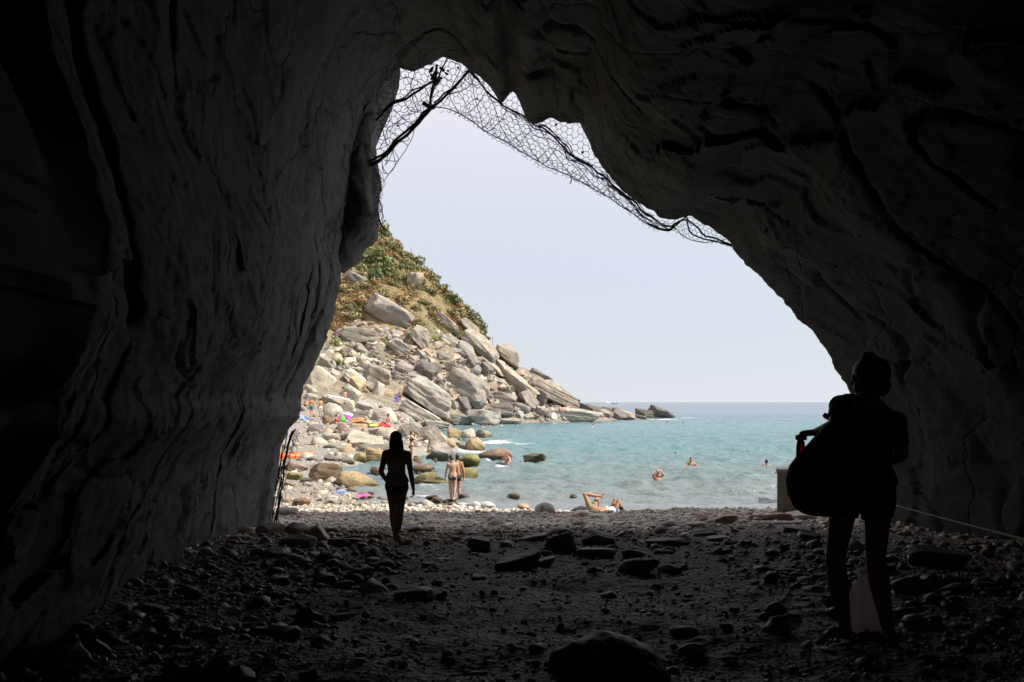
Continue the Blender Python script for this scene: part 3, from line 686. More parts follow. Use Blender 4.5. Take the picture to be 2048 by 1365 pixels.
WATERROCKS = [
 (991, 909, 68, 22, 0, 'round', 'brown', 'brown wet boulder in the sea with a swimmer behind', 918),
 (1069, 915, 48, 18, 0, 'block', 'olive', 'olive twin peaked boulder alone in the sea', 923),
 (865, 996, 34, 10, 0, 'block', 'brown', 'dark flat stone washed by the shore water', 1001),
 (898, 1001, 30, 7, 0, 'round', 'dark', 'flat stone under the bather woman foot', 1003),
 (929, 991, 24, 7, 0, 'block', 'brown', 'reddish stone just breaking the shallow water', 994),
 (1028, 990, 24, 6, 0, 'round', 'moss', 'weedy green stone in the shallows', 993),
 (1147, 992, 16, 5, 0, 'round', 'moss', 'small yellowish stone awash left of the sunbathers', 994),
 (977, 903, 9, 6, 0, 'round', 'dark', 'tiny dark stone beside the brown wet boulder', 905),
 (1441, 1020, 17, 6, 0, 'block', 'brown', 'brown flat stone in the shore water', 1022),
 (1393, 1020, 22, 5, 0, 'block', 'dark', 'dark stone line in the shore water', 1021),
 (1416, 1020, 11, 5, 0, 'round', 'dgrey', 'grey stone between two dark ones in the shore water', 1022),
 (1536, 1020, 20, 10, -18, 'block', 'brown', 'pointed brown stone beside the concrete pillar', 1024),
 (1549, 1021, 9, 6, 0, 'block', 'brown', 'small dark stone against the concrete pillar', 1024),
 (1510, 1023, 20, 5, 0, 'round', 'moss', 'pale green stones left of the pointed brown stone', 1024),
 (1640, 968, 170, 110, -22, 'block', 'dark', 'craggy rock rising from the sea behind the concrete pillar', 1004),
]
for t in HILLROCKS: place_rock(*t, group='rocks of the headland slope')
for t in SEATIPS: place_rock(*t, D=196, bury=.6, group='rocks of the headland slope')
for t in BEACHROCKS: place_rock(*t, group='boulders of the rocky beach', bury=.45)
for *t, base in WATERROCKS: place_rock(*t, D=min(sea_D(base), 205), bury=1.0, group='stones standing in the sea')

FLOORSTONES = [
 (492, 1062, 34, 17, 0, 'round', 'grey', 'round stone at the foot of the left cave wall'),
 (537, 1061, 60, 28, 4, 'round', 'dgrey', 'dark humped boulder below the hanging wires'),
 (480, 1079, 52, 15, 2, 'slab', 'pale', 'pale flat stone beside the left cave wall'),
 (529, 1084, 30, 20, 10, 'round', 'grey', 'rounded stone right of the pale flat stone'),
 (595, 1062, 62, 28, 6, 'round', 'dgrey', 'dark smooth boulder left of the leaning slab'),
 (636, 1068, 46, 22, 52, 'slab', 'grey', 'slab leaning against the dark smooth boulder'),
 (592, 1087, 78, 25, -4, 'round', 'dgrey', 'long humped boulder in front of the leaning slab'),
 (665, 1063, 36, 15, 6, 'round', 'brown', 'brown rounded stone left of the walking woman'),
 (690, 1085, 78, 18, 4, 'slab', 'dgrey', 'low flat boulder left of the walking woman feet'),
 (549, 1113, 58, 26, 0, 'block', 'brown', 'dark square block near the left cave wall'),
 (528, 1130, 18, 15, 0, 'round', 'brown', 'small round stone beside the dark square block'),
 (761, 1131, 62, 18, 0, 'round', 'dark', 'black low mound of rock below the walking woman'),
 (828, 1192, 80, 34, 2, 'block', 'dgrey', 'lone squared block in the middle of the cave floor'),
 (835, 1063, 44, 18, 0, 'round', 'brown', 'smooth oval boulder right of the walking woman feet'),
 (862, 1060, 26, 14, 10, 'round', 'grey', 'small oval stone behind the smooth oval boulder'),
 (958, 1090, 52, 30, 14, 'block', 'dgrey', 'dark pyramid shaped boulder right of the walking woman'),
 (922, 1067, 20, 15, 0, 'block', 'brown', 'small brown lump above the dark pyramid boulder'),
 (945, 1068, 26, 9, 0, 'round', 'grey', 'flat pebble right of the small brown lump'),
 (885, 1122, 46, 11, -4, 'slab', 'grey', 'narrow flat stone left of the dark long slab'),
 (1119, 1089, 72, 38, -16, 'block', 'dgrey', 'left one of the two big dark boulders mid floor'),
 (1197, 1079, 70, 31, 6, 'block', 'dgrey', 'right one of the two big dark boulders mid floor'),
 (1067, 1079, 62, 17, -12, 'slab', 'grey', 'tilted flat stone left of the two big dark boulders'),
 (1013, 1092, 32, 17, 4, 'round', 'grey', 'rounded stone right of the dark pyramid boulder'),
 (1034, 1126, 106, 26, -12, 'slab', 'dark', 'dark long slab tilted up to the right on the cave floor'),
 (1095, 1124, 42, 14, -16, 'slab', 'dgrey', 'wedge stone at the end of the dark long slab'),
 (1190, 1106, 92, 20, 0, 'slab', 'grey', 'flat grey slab in front of the two big dark boulders'),
 (1270, 1109, 52, 18, 6, 'round', 'grey', 'rounded slab right of the flat grey slab'),
 (1279, 1133, 86, 32, -8, 'round', 'dgrey', 'big tilted oval boulder nearest on the middle floor'),
 (1340, 1138, 50, 12, 0, 'slab', 'dgrey', 'low dark stone right of the big tilted oval boulder'),
 (1344, 1052, 62, 18, 2, 'round', 'dgrey', 'smooth flat boulder near the water edge'),
 (1330, 1063, 54, 18, 0, 'round', 'dgrey', 'dark boulder leaning on the smooth flat boulder'),
 (1395, 1051, 62, 15, 6, 'slab', 'grey', 'flat boulder right of the smooth flat boulder by the water'),
 (1406, 1040, 24, 18, 10, 'block', 'brown', 'pointed brown stone at the water edge'),
 (1451, 1041, 58, 20, -8, 'block', 'brown', 'big angular stone at the water edge'),
 (1337, 1086, 92, 16, 0, 'slab', 'dark', 'thin dark slab lying behind the bare dark sand'),
 (1440, 1080, 60, 16, 2, 'slab', 'grey', 'single flat slab on the edge of the dark sand'),
 (1409, 1068, 64, 14, -6, 'slab', 'dgrey', 'flat slab behind the single flat slab'),
 (1327, 1104, 46, 12, 0, 'round', 'grey', 'small flat stone below the thin dark slab'),
 (1540, 1037, 120, 16, -4, 'slab', 'brown', 'long ledge of rock below the concrete pillar'),
 (1600, 1034, 66, 18, -4, 'slab', 'grey', 'ledge of rock under the backpack'),
 (1560, 1047, 90, 9, -2, 'slab', 'grey', 'lower thin ledge in front of the long ledge'),
 (1596, 1061, 70, 19, 0, 'slab', 'dark', 'dark flat topped slab left of the standing person legs'),
 (1620, 1075, 48, 22, 8, 'block', 'dark', 'dark lump beside the standing person left knee'),
 (1478, 1057, 26, 12, 0, 'round', 'dgrey', 'round stone behind the single flat slab'),
 (1880, 1116, 120, 40, 4, 'block', 'dgrey', 'big dark block right of the standing person'),
 (1836, 1172, 104, 36, 6, 'round', 'dgrey', 'long smooth boulder right of the standing person shins'),
 (1585, 1238, 42, 17, 0, 'round', 'grey', 'oval stone left of the standing person foot'),
 (1632, 1182, 42, 19, 0, 'round', 'grey', 'oval stone beside the standing person left shin'),
 (1570, 1143, 44, 12, -4, 'slab', 'brown', 'flat stone left of the standing person shin'),
 (1712, 1092, 32, 22, 0, 'round', 'pale', 'pale round stone seen between the standing person legs'),
 (1385, 1299, 60, 22, -4, 'round', 'grey', 'oval grey stone right of the black mound'),
 (1371, 1264, 58, 18, -4, 'round', 'grey', 'flat oval stone above the oval grey stone'),
 (1298, 1256, 46, 13, 0, 'round', 'grey', 'small flat stone above the black mound'),
 (1404, 1282, 38, 12, 6, 'round', 'grey', 'thin oval stone beside the oval grey stone'),
 (1461, 1319, 34, 12, 0, 'round', 'pale', 'pale small oval stone near the lower edge'),
 (1560, 1241, 40, 16, -10, 'round', 'dgrey', 'dark oval stone further from the standing person foot'),
 (1225, 1324, 236, 104, 2, 'round', 'dark', 'big black mound of rock closest in the cave floor'),
 (100, 1322, 160, 70, 4, 'block', 'dgrey', 'big dark block in the near corner under the left wall'),
 (305, 1221, 70, 20, 8, 'slab', 'grey', 'long flat stone under the left wall foot'),
 (345, 1242, 40, 14, 10, 'round', 'grey', 'stone touching the long flat stone under the wall'),
 (376, 1238, 34, 22, 0, 'block', 'grey', 'knobbly stone right of the long flat stone under the wall'),
 (467, 1195, 32, 17, 14, 'round', 'dgrey', 'dark egg shaped stone on the gravel'),
 (464, 1223, 34, 15, 6, 'round', 'pale', 'wet shining stone on the dark gravel'),
 (425, 1170, 50, 14, 6, 'round', 'grey', 'flat oval stone in the stony strip by the wall'),
 (250, 1302, 62, 16, 0, 'slab', 'grey', 'flat stone right of the big dark corner block'),
 (254, 1316, 66, 13, 4, 'slab', 'pink', 'reddish flat stone right of the big dark corner block'),
 (196, 1298, 50, 30, 10, 'block', 'dgrey', 'stone leaning on the big dark corner block'),
 (712, 1182, 36, 13, -4, 'round', 'grey', 'small oval stone left of the lone squared block'),
 (677, 1233, 46, 11, 0, 'slab', 'grey', 'flat stone in the bare gravel below the lone squared block'),
 (640, 1172, 40, 12, 4, 'round', 'grey', 'oval stone in the dark gravel far left of the lone squared block'),
 (1092, 1018, 44, 26, 4, 'round', 'grey', 'rounded grey boulder at the shore left of the sunbathers'),
 (1166, 1029, 40, 16, 2, 'round', 'grey', 'bluish rounded rock under the dark bag'),
 (1194, 1033, 36, 11, 4, 'round', 'tan', 'smooth tan rock in front of the lying sunbathers'),
 (974, 1009, 36, 12, 0, 'round', 'cream', 'pale smooth stone on the berm right of the bather couple'),
 (948, 1011, 28, 14, 0, 'round', 'cream', 'pale rounded stone on the berm below the bather couple'),
 (1046, 1013, 26, 9, 6, 'block', 'brown', 'brown stone at the wash line left of the rounded grey boulder'),
]
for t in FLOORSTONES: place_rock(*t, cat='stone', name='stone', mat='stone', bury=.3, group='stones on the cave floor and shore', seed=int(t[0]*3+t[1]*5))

# smaller rocks of the slope and beach: each an object, sharing a few meshes
RM = []
for s in range(12):
    st = ['slab', 'block', 'block'][s % 3]; V, T = rock_shape(3, 900+s, 24, st)
    e = np.abs(V).max(0); V = V/e*np.array([1, .8, .55 if st == 'slab' else .7]); o = build('rock', V, T, M['rock'], link=False); o.data.set_sharp_from_angle(angle=math.radians(27)); RM.append(o.data)
SM = []
for s in range(10):
    V, T = rock_shape(3, 300+s, 9, 'round'); e = np.abs(V).max(0); V = V/e*np.array([1, .72, .42+.05*(s % 4)]); o = build('stone', V, T, M['stone'], link=False); SM.append(o.data)
def scatter(name, meshes, pts, wpx, label, cat, group, cols, tilt=(0, 0), sink=.1, jit=20):
    for p, w in zip(pts, wpx):
        o = bpy.data.objects.new(name, rnd.choice(meshes)); s = w*p[1]/F/2
        o.location = (p[0], p[1], p[2]+s*(.42-sink)); o.scale = (s, s*rnd.uniform(.75, 1.1), s*rnd.uniform(.75, 1.1))
        o.rotation_euler = (math.radians(rnd.gauss(0, jit*.5)), math.radians(rnd.gauss(*tilt) if tilt[1] else rnd.gauss(0, 6)), rnd.uniform(0, 6.28) if not tilt[1] else rnd.gauss(0, .5))
        cn = rnd.choice(cols); c = COL[cn]; j = rnd.uniform(.8, 1.12); o.color = (c[0]*j, c[1]*j, c[2]*j, 1)
        C.objects.link(o); tag(o, neighbour_label(CX+p[0]/p[1]*F, HZ-(p[2]-CAMZ)/p[1]*F, cat, cn, w), cat, group)
def poly_px(poly, n, seed):
    r = np.random.default_rng(seed); p = np.array(poly, float); out = []
    lo, hi = p.min(0), p.max(0)
    while len(out) < n:
        q = r.uniform(lo, hi); x, y = q; ins = False; j = len(p)-1
        for i in range(len(p)):
            if (p[i][1] > y) != (p[j][1] > y) and x < (p[j][0]-p[i][0])*(y-p[i][1])/(p[j][1]-p[i][1])+p[i][0]: ins = not ins
            j = i
        if ins: out.append(q)
    return np.array(out)
SLOPE = [(655, 690), (720, 650), (800, 668), (880, 660), (960, 715), (1045, 745), (1120, 790), (1190, 830), (1060, 838), (950, 835), (870, 800), (760, 770), (640, 745)]
MIDB = [(606, 770), (760, 760), (860, 830), (900, 860), (830, 900), (740, 880), (640, 905), (575, 900), (590, 850)]
LOWB = [(560, 925), (640, 965), (720, 985), (830, 1000), (1000, 1008), (960, 1018), (700, 1012), (560, 1008)]
SPIT = [(840, 870), (900, 860), (960, 872), (940, 900), (880, 925), (840, 965), (820, 930)]
slope = lambda p: hits(p)
pw = lambda n, a, b, s: np.random.default_rng(s).pareto(2.2, n)*a+b
g = np.vstack([poly_px(SLOPE, 90, 1), poly_px([(940, 760), (1040, 770), (1150, 815), (1280, 838), (1060, 846), (940, 842)], 48, 15)]); scatter('rock', RM, hits(g), np.clip(pw(138, 9, 12, 2), 11, 42), 'smaller angular rock in the rubble of the headland slope', 'rock', 'small rocks of the rubble slope', ['grey', 'tan', 'pale', 'dgrey', 'grey'], (34, 14), .1)
g = poly_px(MIDB, 70, 3); scatter('rock', RM, hits(g), np.clip(pw(70, 7, 10, 4), 10, 26), 'smaller pale rock among the boulders of the sunny beach', 'rock', 'small rocks of the sunny beach', ['cream', 'pale', 'tan', 'cream', 'grey', 'pink'], (12, 16), .1)
g = poly_px(LOWB, 58, 5); scatter('rock', RM+SM[:0], hits(g), np.clip(pw(58, 8, 12, 6), 12, 34), 'sunlit pale rock in the berm along the shadow edge', 'rock', 'rocks of the pale berm', ['cream', 'cream', 'pale', 'tan', 'gold', 'pink'], (2, 8), .25)
g = poly_px(SPIT, 26, 7); scatter('rock', RM, hits(g), np.clip(pw(26, 6, 10, 8), 10, 22), 'small wet rock between the boulders of the spit', 'rock', 'small rocks of the spit', ['gold', 'brown', 'grey', 'moss', 'dgrey'], (6, 14), .1)
# stones on the cave floor
FL_L = [(430, 1095), (560, 1040), (760, 1100), (960, 1130), (700, 1160), (520, 1200), (330, 1260), (180, 1330), (120, 1345), (330, 1200)]
FL_M = [(560, 1030), (1000, 1040), (1300, 1050), (1560, 1050), (1400, 1090), (1260, 1150), (960, 1150), (700, 1120)]
FL_R = [(1640, 1060), (1800, 1060), (2048, 1110), (2048, 1300), (1850, 1290), (1500, 1300), (1300, 1280), (1560, 1150)]
FL_F = [(450, 1200), (900, 1150), (1400, 1140), (1600, 1340), (900, 1362), (300, 1362)]
for k, (poly, n, a, b, lab, grp) in enumerate([(FL_L, 90, 12, 14, 'flat rounded stone in the stony strip along the left cave wall', 'stones along the left cave wall'), (FL_M, 60, 12, 14, 'rounded stone among the boulders of the middle cave floor', 'stones of the middle floor'),
        (FL_R, 42, 14, 18, 'rounded stone on the dark ground round the standing person', 'stones round the standing person'), (FL_F, 26, 8, 14, 'lone small stone lying on the bare dark gravel', 'scattered stones on the bare gravel')]):
    g = poly_px(poly, n, 20+k); scatter('stone', SM, hits(g), np.clip(pw(n, a, b, 30+k), b, 56), lab, 'stone', grp, ['grey', 'dgrey', 'grey', 'brown', 'pale'], sink=.15, jit=8)

# pebbles and scree past counting: one mesh each
def heap(name, pts, size, tints, base, mat, flat=(.35, .7), tilt=.2, seed=0, sm=True):
    r = np.random.default_rng(seed); n = len(pts); BV, BT = base; B = len(BV)
    s = np.asarray(size); sc = np.stack([s, s*r.uniform(.6, 1, n), s*r.uniform(*flat, n)], -1)
    a = r.uniform(0, 6.283, n); t = r.normal(0, tilt, n); t2 = r.normal(0, tilt, n)
    W = BV[None]*sc[:, None]
    W = W*(1+.18*r.normal(size=(n, B, 1)))
    x = W[..., 0]*np.cos(t)[:, None]+W[..., 2]*np.sin(t)[:, None]; z = -W[..., 0]*np.sin(t)[:, None]+W[..., 2]*np.cos(t)[:, None]; y = W[..., 1]
    y, z = y*np.cos(t2)[:, None]-z*np.sin(t2)[:, None], y*np.sin(t2)[:, None]+z*np.cos(t2)[:, None]
    X = x*np.cos(a)[:, None]-y*np.sin(a)[:, None]; Y = x*np.sin(a)[:, None]+y*np.cos(a)[:, None]
    V = np.stack([X, Y, z], -1)+pts[:, None]
    Tt = (BT[None]+(np.arange(n)*B)[:, None, None]).reshape(-1, 3)
    return build(name, V.reshape(-1, 3), Tt, mat, kind='stuff', cols=np.repeat(tints, B, 0), smooth_=sm)
def gz_noise(x, y):
    p_ = np.stack([x, y, 0*x], -1); nr_ = smooth(70, 24, y); fr = smooth(95, 130, y); z0 = zground(x, y)
    return z0+nr_*(.05*fbm(p_*.9, 3)+.025*fbm(p_*4.5+9, 3))+(1-nr_)*(1-fr)*.14*fbm(p_*.35+3, 4)+fr*1.1*fbm(p_*.16+5, 5)*smooth(-1, 6, z0)
TINT = np.array([(.22, .2, .18), (.16, .145, .13), (.28, .25, .21), (.2, .15, .12), (.12, .115, .11), (.33, .3, .26), (.19, .19, .18)])
def tints(n, seed, k=1.0):
    r = np.random.default_rng(seed); return TINT[r.integers(0, len(TINT), n)]*np.array([1.08, .98, .87])*r.uniform(.75, 1.2, (n, 1))*k
r_ = np.random.default_rng(77)
# fine pebbles: dense towards the mouth, sparser on the dark sand
n = 52000; y = 11.0+16.5*np.sqrt(r_.uniform(0, 1, n)); x = r_.uniform(-1, 1, n)*(2.5+.33*y)+.6
keep = r_.uniform(0, 1, n) < (.10+.90*smooth(11.5, 15, y+.9*perlin(np.stack([x*.5, y*.5, 0*x], -1))))*np.where((x > 1.5+.1*y) & (y < 18), .3, 1.0)
x, y = x[keep], y[keep]; z = gz_noise(x, y); ok = z > -.06; x, y, z = x[ok], y[ok], z[ok]; n = len(x)
sz = np.clip(.022+.02*r_.pareto(2.6, n), .02, .11); dry = (1.25+1.45*smooth(10.5, 20.5, y))[:, None]          # daylight from the mouth put into the pebble tint, paler outwards
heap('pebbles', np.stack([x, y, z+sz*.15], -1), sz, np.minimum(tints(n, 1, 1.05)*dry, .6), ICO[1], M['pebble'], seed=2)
n = 9500; y = 3.5+9.5*r_.uniform(0, 1, n)**.8; x = r_.uniform(-1, 1, n)*(1.2+.58*y)
w = np.maximum(smooth(-.6, -1.9, x-.0*y), .9*smooth(2.0, 3.0, x)); w = np.maximum(w*.75, .06)
keep = r_.uniform(0, 1, n) < w; x, y = x[keep], y[keep]; z = gz_noise(x, y); n = len(x)
sz = np.clip(.018+.022*r_.pareto(2.4, n), .015, .11); heap('pebbles', np.stack([x, y, z+sz*.15], -1), sz, tints(n, 3, 1.25), ICO[2], M['pebble'], seed=4)
n = 30000; y = 3.6+11.5*r_.uniform(0, 1, n)**1.2; x = r_.uniform(-1, 1, n)*(1+.55*y); z = gz_noise(x, y); sz = np.clip(.005+.006*r_.pareto(2.4, n), .005, .034)
heap('gravel', np.stack([x, y, z+sz*.2], -1), sz, tints(n, 5, 1.6), ICO[1], M['pebble'], seed=6)
# shingle of the sunny beach and scree of the slope
BT_ = TINT*1.75
def btint(n, seed, k=1.0):
    r = np.random.default_rng(seed); return np.minimum(BT_[r.integers(0, len(BT_), n)]*np.array([1.05, 1.0, .92])*r.uniform(.75, 1.15, (n, 1))*k, .6)
g = np.vstack([poly_px([(545, 1000), (560, 900), (600, 840), (760, 800), (900, 870), (860, 960), (1010, 1010)], 9000, 41), poly_px([(545, 1012), (545, 985), (1010, 1000), (1010, 1015)], 2500, 42)])
h = hits(g); ok = h[:, 2] > .03; h = h[ok]; sz = np.clip((.9+1.1*r_.pareto(2.2, len(h)))*h[:, 1]/F, .02, .6)
heap('shingle', h+np.array([0, 0, .0]), sz, btint(len(h), 43), ICO[1], M['pebble'], (.45, .9), .25, 44, True)
g = poly_px(SLOPE, 9000, 45); g = np.vstack([g, poly_px([(660, 690), (700, 600), (800, 640), (880, 660), (700, 700)], 300, 46)])
h = hits(g); ok = h[:, 2] > .1; h = h[ok]; sz = np.clip((1.9+2.2*r_.pareto(2.3, len(h)))*h[:, 1]/F, .1, 1.3)
V, T = rock_shape(1, 5, 20, 'slab'); V = V/np.abs(V).max(0)
heap('scree', h, sz, btint(len(h), 47, .85), (V, T), M['pebble'], (.35, .8), .35, 48, False)

# ------------------------------------------------------------------ plants on the slope
def shrub_mesh(name, seed, n, leaf, tone):
    r = np.random.default_rng(seed)
    lobes = r.normal(0, .38, (7, 3))*np.array([1, .8, .55])+np.array([0, 0, .5]); lr = r.uniform(.3, .55, 7)
    k = r.integers(0, 7, n); d = r.normal(size=(n, 3)); d /= np.linalg.norm(d, axis=1)[:, None]
    c = lobes[k]+d*lr[k][:, None]*r.uniform(.55, 1.05, (n, 1)); c[:, 2] = np.abs(c[:, 2])
    nrm = d+r.normal(0, .5, (n, 3)); nrm /= np.linalg.norm(nrm, axis=1)[:, None]
    u = np.cross(nrm, r.normal(size=(n, 3))); u /= np.linalg.norm(u, axis=1)[:, None]; v = np.cross(nrm, u)
    s = leaf*r.uniform(.6, 1.3, (n, 1)); L = s*r.uniform(1, 1.8, (n, 1))
    V = np.stack([c-u*L, c+v*s*.6, c+u*L, c-v*s*.6], 1).reshape(-1, 3)
    Q = np.arange(4*n).reshape(n, 4)
    col = 1.2*np.array(tone)*r.uniform(.65, 1.35, (n, 1))*np.array([1, 1, 1])+r.normal(0, .006, (n, 3)); col = np.clip(col, .01, .5)
    return build(name, V, Q, M['leaf'], link=False, cols=np.repeat(col, 4, 0), smooth_=False).data
def stem_mesh(seed):
    r = np.random.default_rng(seed); m = MB()
    for k in range(5):
        a = r.uniform(0, 6.28); e = np.array([math.cos(a)*.45, math.sin(a)*.4, r.uniform(.5, .9)]); m.tube(spline([np.array([0, 0, -.25]), e*.5+np.array([0, 0, .05]), e], 5), [.05, .045, .035, .025, .01], 5)
    return m.done('stem', M['stem'], link=False).data
TONES = {'green': (.15, .165, .065), 'dark': (.125, .145, .07), 'olive': (.20, .185, .09), 'lime': (.22, .24, .08), 'straw': (.33, .235, .12)}
SHM = {t: [shrub_mesh('foliage', 50+i*7+k, 420, .12, TONES[t]) for k in range(3)] for i, t in enumerate(TONES)}
STM = [stem_mesh(k) for k in range(3)]
def shrub(px, py, w, h, tone, label, group, lift=.2, p=None):
    if label: HERO.append((px, py, w, label))
    else: label = neighbour_label(px, py, 'bush', tone, w)
    p = hit(px, py) if p is None else p
    s = 1.3*w*p[1]/F/1.9; r = empty('shrub', (p[0], p[1], p[2]-.12*s), rnd.uniform(0, 6.28)); r.scale = (s, s, s*h/w*1.5)
    for nm, me in (('foliage', rnd.choice(SHM[tone])), ('stem', rnd.choice(STM))):
        o = bpy.data.objects.new(nm, me); o.parent = r; C.objects.link(o)
    tag(r, label, 'shrub', group)
SH = [(768, 478, 26, 26, 'dark', 'dark shrub on the ridge highest up beside the hanging net'), (784, 500, 26, 20, 'green', 'green shrub on the ridge below the highest dark shrub'), (800, 515, 26, 18, 'olive', 'olive shrub on the ridge above the pale angular boulder'),
      (735, 520, 36, 26, 'green', 'large green shrub mass beside the hanging cave rock'), (760, 535, 46, 30, 'green', 'broadest green shrub mass on the upper slope'), (748, 560, 34, 22, 'dark', 'dark lower shrub under the broadest green mass'), (775, 552, 34, 24, 'green', 'green shrub left of the pale angular boulder'),
      (722, 548, 26, 18, 'olive', 'olive shrub above the dark low outcrop'), (808, 535, 30, 18, 'olive', 'olive shrub right above the pale angular boulder'), (790, 575, 26, 16, 'green', 'green shrub below the pale angular boulder left side'),
      (836, 538, 28, 20, 'dark', 'dark ridge shrub right of the pale angular boulder'), (852, 556, 24, 16, 'olive', 'olive ridge shrub with a dry stalk beside it'), (868, 575, 28, 20, 'dark', 'dark ridge shrub halfway down'), (860, 590, 30, 16, 'olive', 'pale olive shrub in the middle of the upper slope'),
      (888, 596, 24, 16, 'olive', 'olive ridge shrub above the brown sliding slab'), (846, 612, 34, 16, 'green', 'green shrub right of the largest slope slab'), (866, 626, 28, 16, 'green', 'green shrub above the brown sliding slab'), (912, 610, 26, 20, 'green', 'green ridge shrub above the striped slab'),
      (926, 625, 22, 18, 'dark', 'dark round shrub standing up on the ridge'), (920, 640, 22, 14, 'olive', 'olive shrub between brown and striped slabs'), (948, 648, 26, 24, 'dark', 'dark shrub right of the striped slab'), (962, 668, 24, 24, 'dark', 'lowest dark shrub on the ridge above the long tan slab'),
      (911, 676, 18, 13, 'dark', 'dark shrub tuft above the pale wedge slab'), (700, 585, 30, 14, 'olive', 'olive shrub above the orange grass'), (690, 612, 30, 16, 'straw', 'orange dry bush beside the cave wall'), (720, 610, 30, 16, 'straw', 'orange dry bush left of the largest slope slab'),
      (745, 655, 30, 12, 'straw', 'orange dry bush under the largest slope slab'), (705, 640, 36, 16, 'olive', 'yellowish bush above the layered ledge'), (770, 590, 30, 14, 'straw', 'straw coloured bush above the largest slope slab'), (810, 605, 30, 14, 'straw', 'straw coloured bush at the upper end of the largest slope slab'),
      (765, 687, 12, 10, 'lime', 'bright green tuft right of the layered ledge'), (725, 712, 14, 11, 'lime', 'bright green tuft below the upright pink stone'), (775, 700, 14, 10, 'olive', 'olive tuft left of the pale block in the rubble'), (855, 681, 14, 10, 'lime', 'bright green tuft right of the steep tilted slab'),
      (873, 682, 18, 10, 'lime', 'bright green tuft left of the pale wedge slab'), (924, 694, 16, 9, 'lime', 'bright green tuft above the dark striped slab'), (857, 705, 13, 8, 'lime', 'bright green tuft in the rubble above the dark square boulder'), (812, 675, 14, 10, 'olive', 'olive tuft at the foot of the steep tilted slab'),
      (680, 692, 26, 16, 'lime', 'yellow green plants between cave wall and rubble'), (674, 728, 26, 12, 'lime', 'yellow green plants above the tan slab by the cave wall'), (690, 715, 18, 10, 'olive', 'olive plants near the cave wall in the rubble'), (1120, 782, 10, 6, 'olive', 'tiny bush on the crumbling whitish rock')]
for t in SH: shrub(*t, group='shrubs of the headland slope')
GR = [(700, 540), (760, 470), (900, 590), (960, 650), (900, 665), (840, 640), (780, 600), (720, 640), (665, 650), (670, 590)]
g = np.vstack([poly_px(GR, 100, 60), poly_px([(752, 462), (764, 462), (832, 532), (902, 592), (978, 680), (962, 682), (885, 600), (815, 540)], 56, 63)]); ph = hits(g)
for q, p in zip(g, ph): shrub(q[0], q[1], rnd.uniform(14, 26), rnd.uniform(8, 14), rnd.choice(['olive', 'straw', 'straw', 'olive', 'green']), None, 'small bushes in the dry grass', p=p)
# dry grass: blades nobody could count
g = poly_px([(684, 545), (757, 462), (830, 535), (900, 592), (975, 675), (940, 690), (880, 665), (820, 650), (760, 660), (690, 668), (655, 660)], 26000, 61); ph = hits(g); n = len(ph)
r = np.random.default_rng(62); hgt = r.uniform(.3, .95, n)*(.6+.5*r.uniform(0, 1, n)); a = r.uniform(0, 6.28, n); w = r.uniform(.05, .13, n); lean = r.normal(0, .25, (n, 2))
u = np.stack([np.cos(a), np.sin(a), 0*a], -1)*w[:, None]; top = ph+np.stack([lean[:, 0], lean[:, 1], hgt], -1); b0 = ph-np.array([0, 0, .1])
V = np.stack([b0-u, b0+u, top], 1).reshape(-1, 3)
mixn = smooth(-.25, .3, fbm(ph*.12+3, 3))[:, None]; tone = (1-mixn)*np.array([.34, .235, .115])+mixn*np.array([.2, .195, .085]); tone = tone*r.uniform(.7, 1.3, (n, 1)); red = r.uniform(0, 1, n) < .12; tone[red] = np.array([.36, .16, .06])
build('grass', V, np.arange(3*n).reshape(n, 3), M['leaf'], kind='stuff', cols=np.repeat(tone, 3, 0), smooth_=False)
for px, py, h in [(822, 512, 14), (849, 540, 18), (900, 582, 10), (985, 687, 12)]:
    p = hit(px, py+4); hh = h*p[1]/F*1.5; m = MB(); m.tube([p-np.array([0, 0, .4]), p+np.array([.05, 0, hh*.6]), p+np.array([.12*hh*.3, 0, hh])], [.06, .045, .03], 5)
    root = m.done('dry_stalk', M['stem']); tag(root, {822: 'thin dry flower stalk highest on the ridge line', 849: 'tallest dry flower stalk standing on the ridge line', 900: 'short dry flower stalk midway down the ridge line', 985: 'dry stalk on the ridge beside the skyline block'}[px], 'plant', 'dry stalks on the ridge')
    m = MB()
    for k in range(6): e = p+np.array([.12*hh*.3*(.6+.07*k), 0, hh*(.62+.065*k)]); m.tube([e, e+np.array([rnd.uniform(-.35, .35)*hh*.3, rnd.uniform(-.1, .1), .1*hh])], [.03, .015], 4)
    m.done('seed_head', M['stem'], root)

# ------------------------------------------------------------------ people
def skin_mat(name, col):
    t = NT(name); n = t.noise(t.coord('Object'), 14, 4)
    t.base(t.mix(n, tuple(c*.86 for c in col), tuple(min(1, c*1.1) for c in col))); t.rough(.5); t.b.inputs['Specular IOR Level'].default_value = .35
    return t.m
SK = {'deep': skin_mat('deep_tanned_skin', (.25, .135, .085)), 'tan': skin_mat('tanned_skin', (.46, .25, .155)), 'fair': skin_mat('fair_skin', (.62, .39, .27)), 'dark': skin_mat('brown_skin', (.36, .185, .11)), 'red': skin_mat('sunburnt_skin', (.60, .30, .20))}
def hair_mat(name, col):
    t = NT(name); n = t.noise(t.coord('Object', (60, 60, 4)), 3, 4); t.base(t.mix(n, tuple(c*.6 for c in col), tuple(c*1.5 for c in col))); t.rough(.45); t.bump(n, .4, .01); return t.m
HM = {'dark': hair_mat('dark_hair', (.035, .022, .015)), 'brown': hair_mat('brown_hair', (.075, .042, .022)), 'grey': hair_mat('grey_hair', (.22, .2, .18)), 'blond': hair_mat('fair_hair', (.3, .2, .1))}
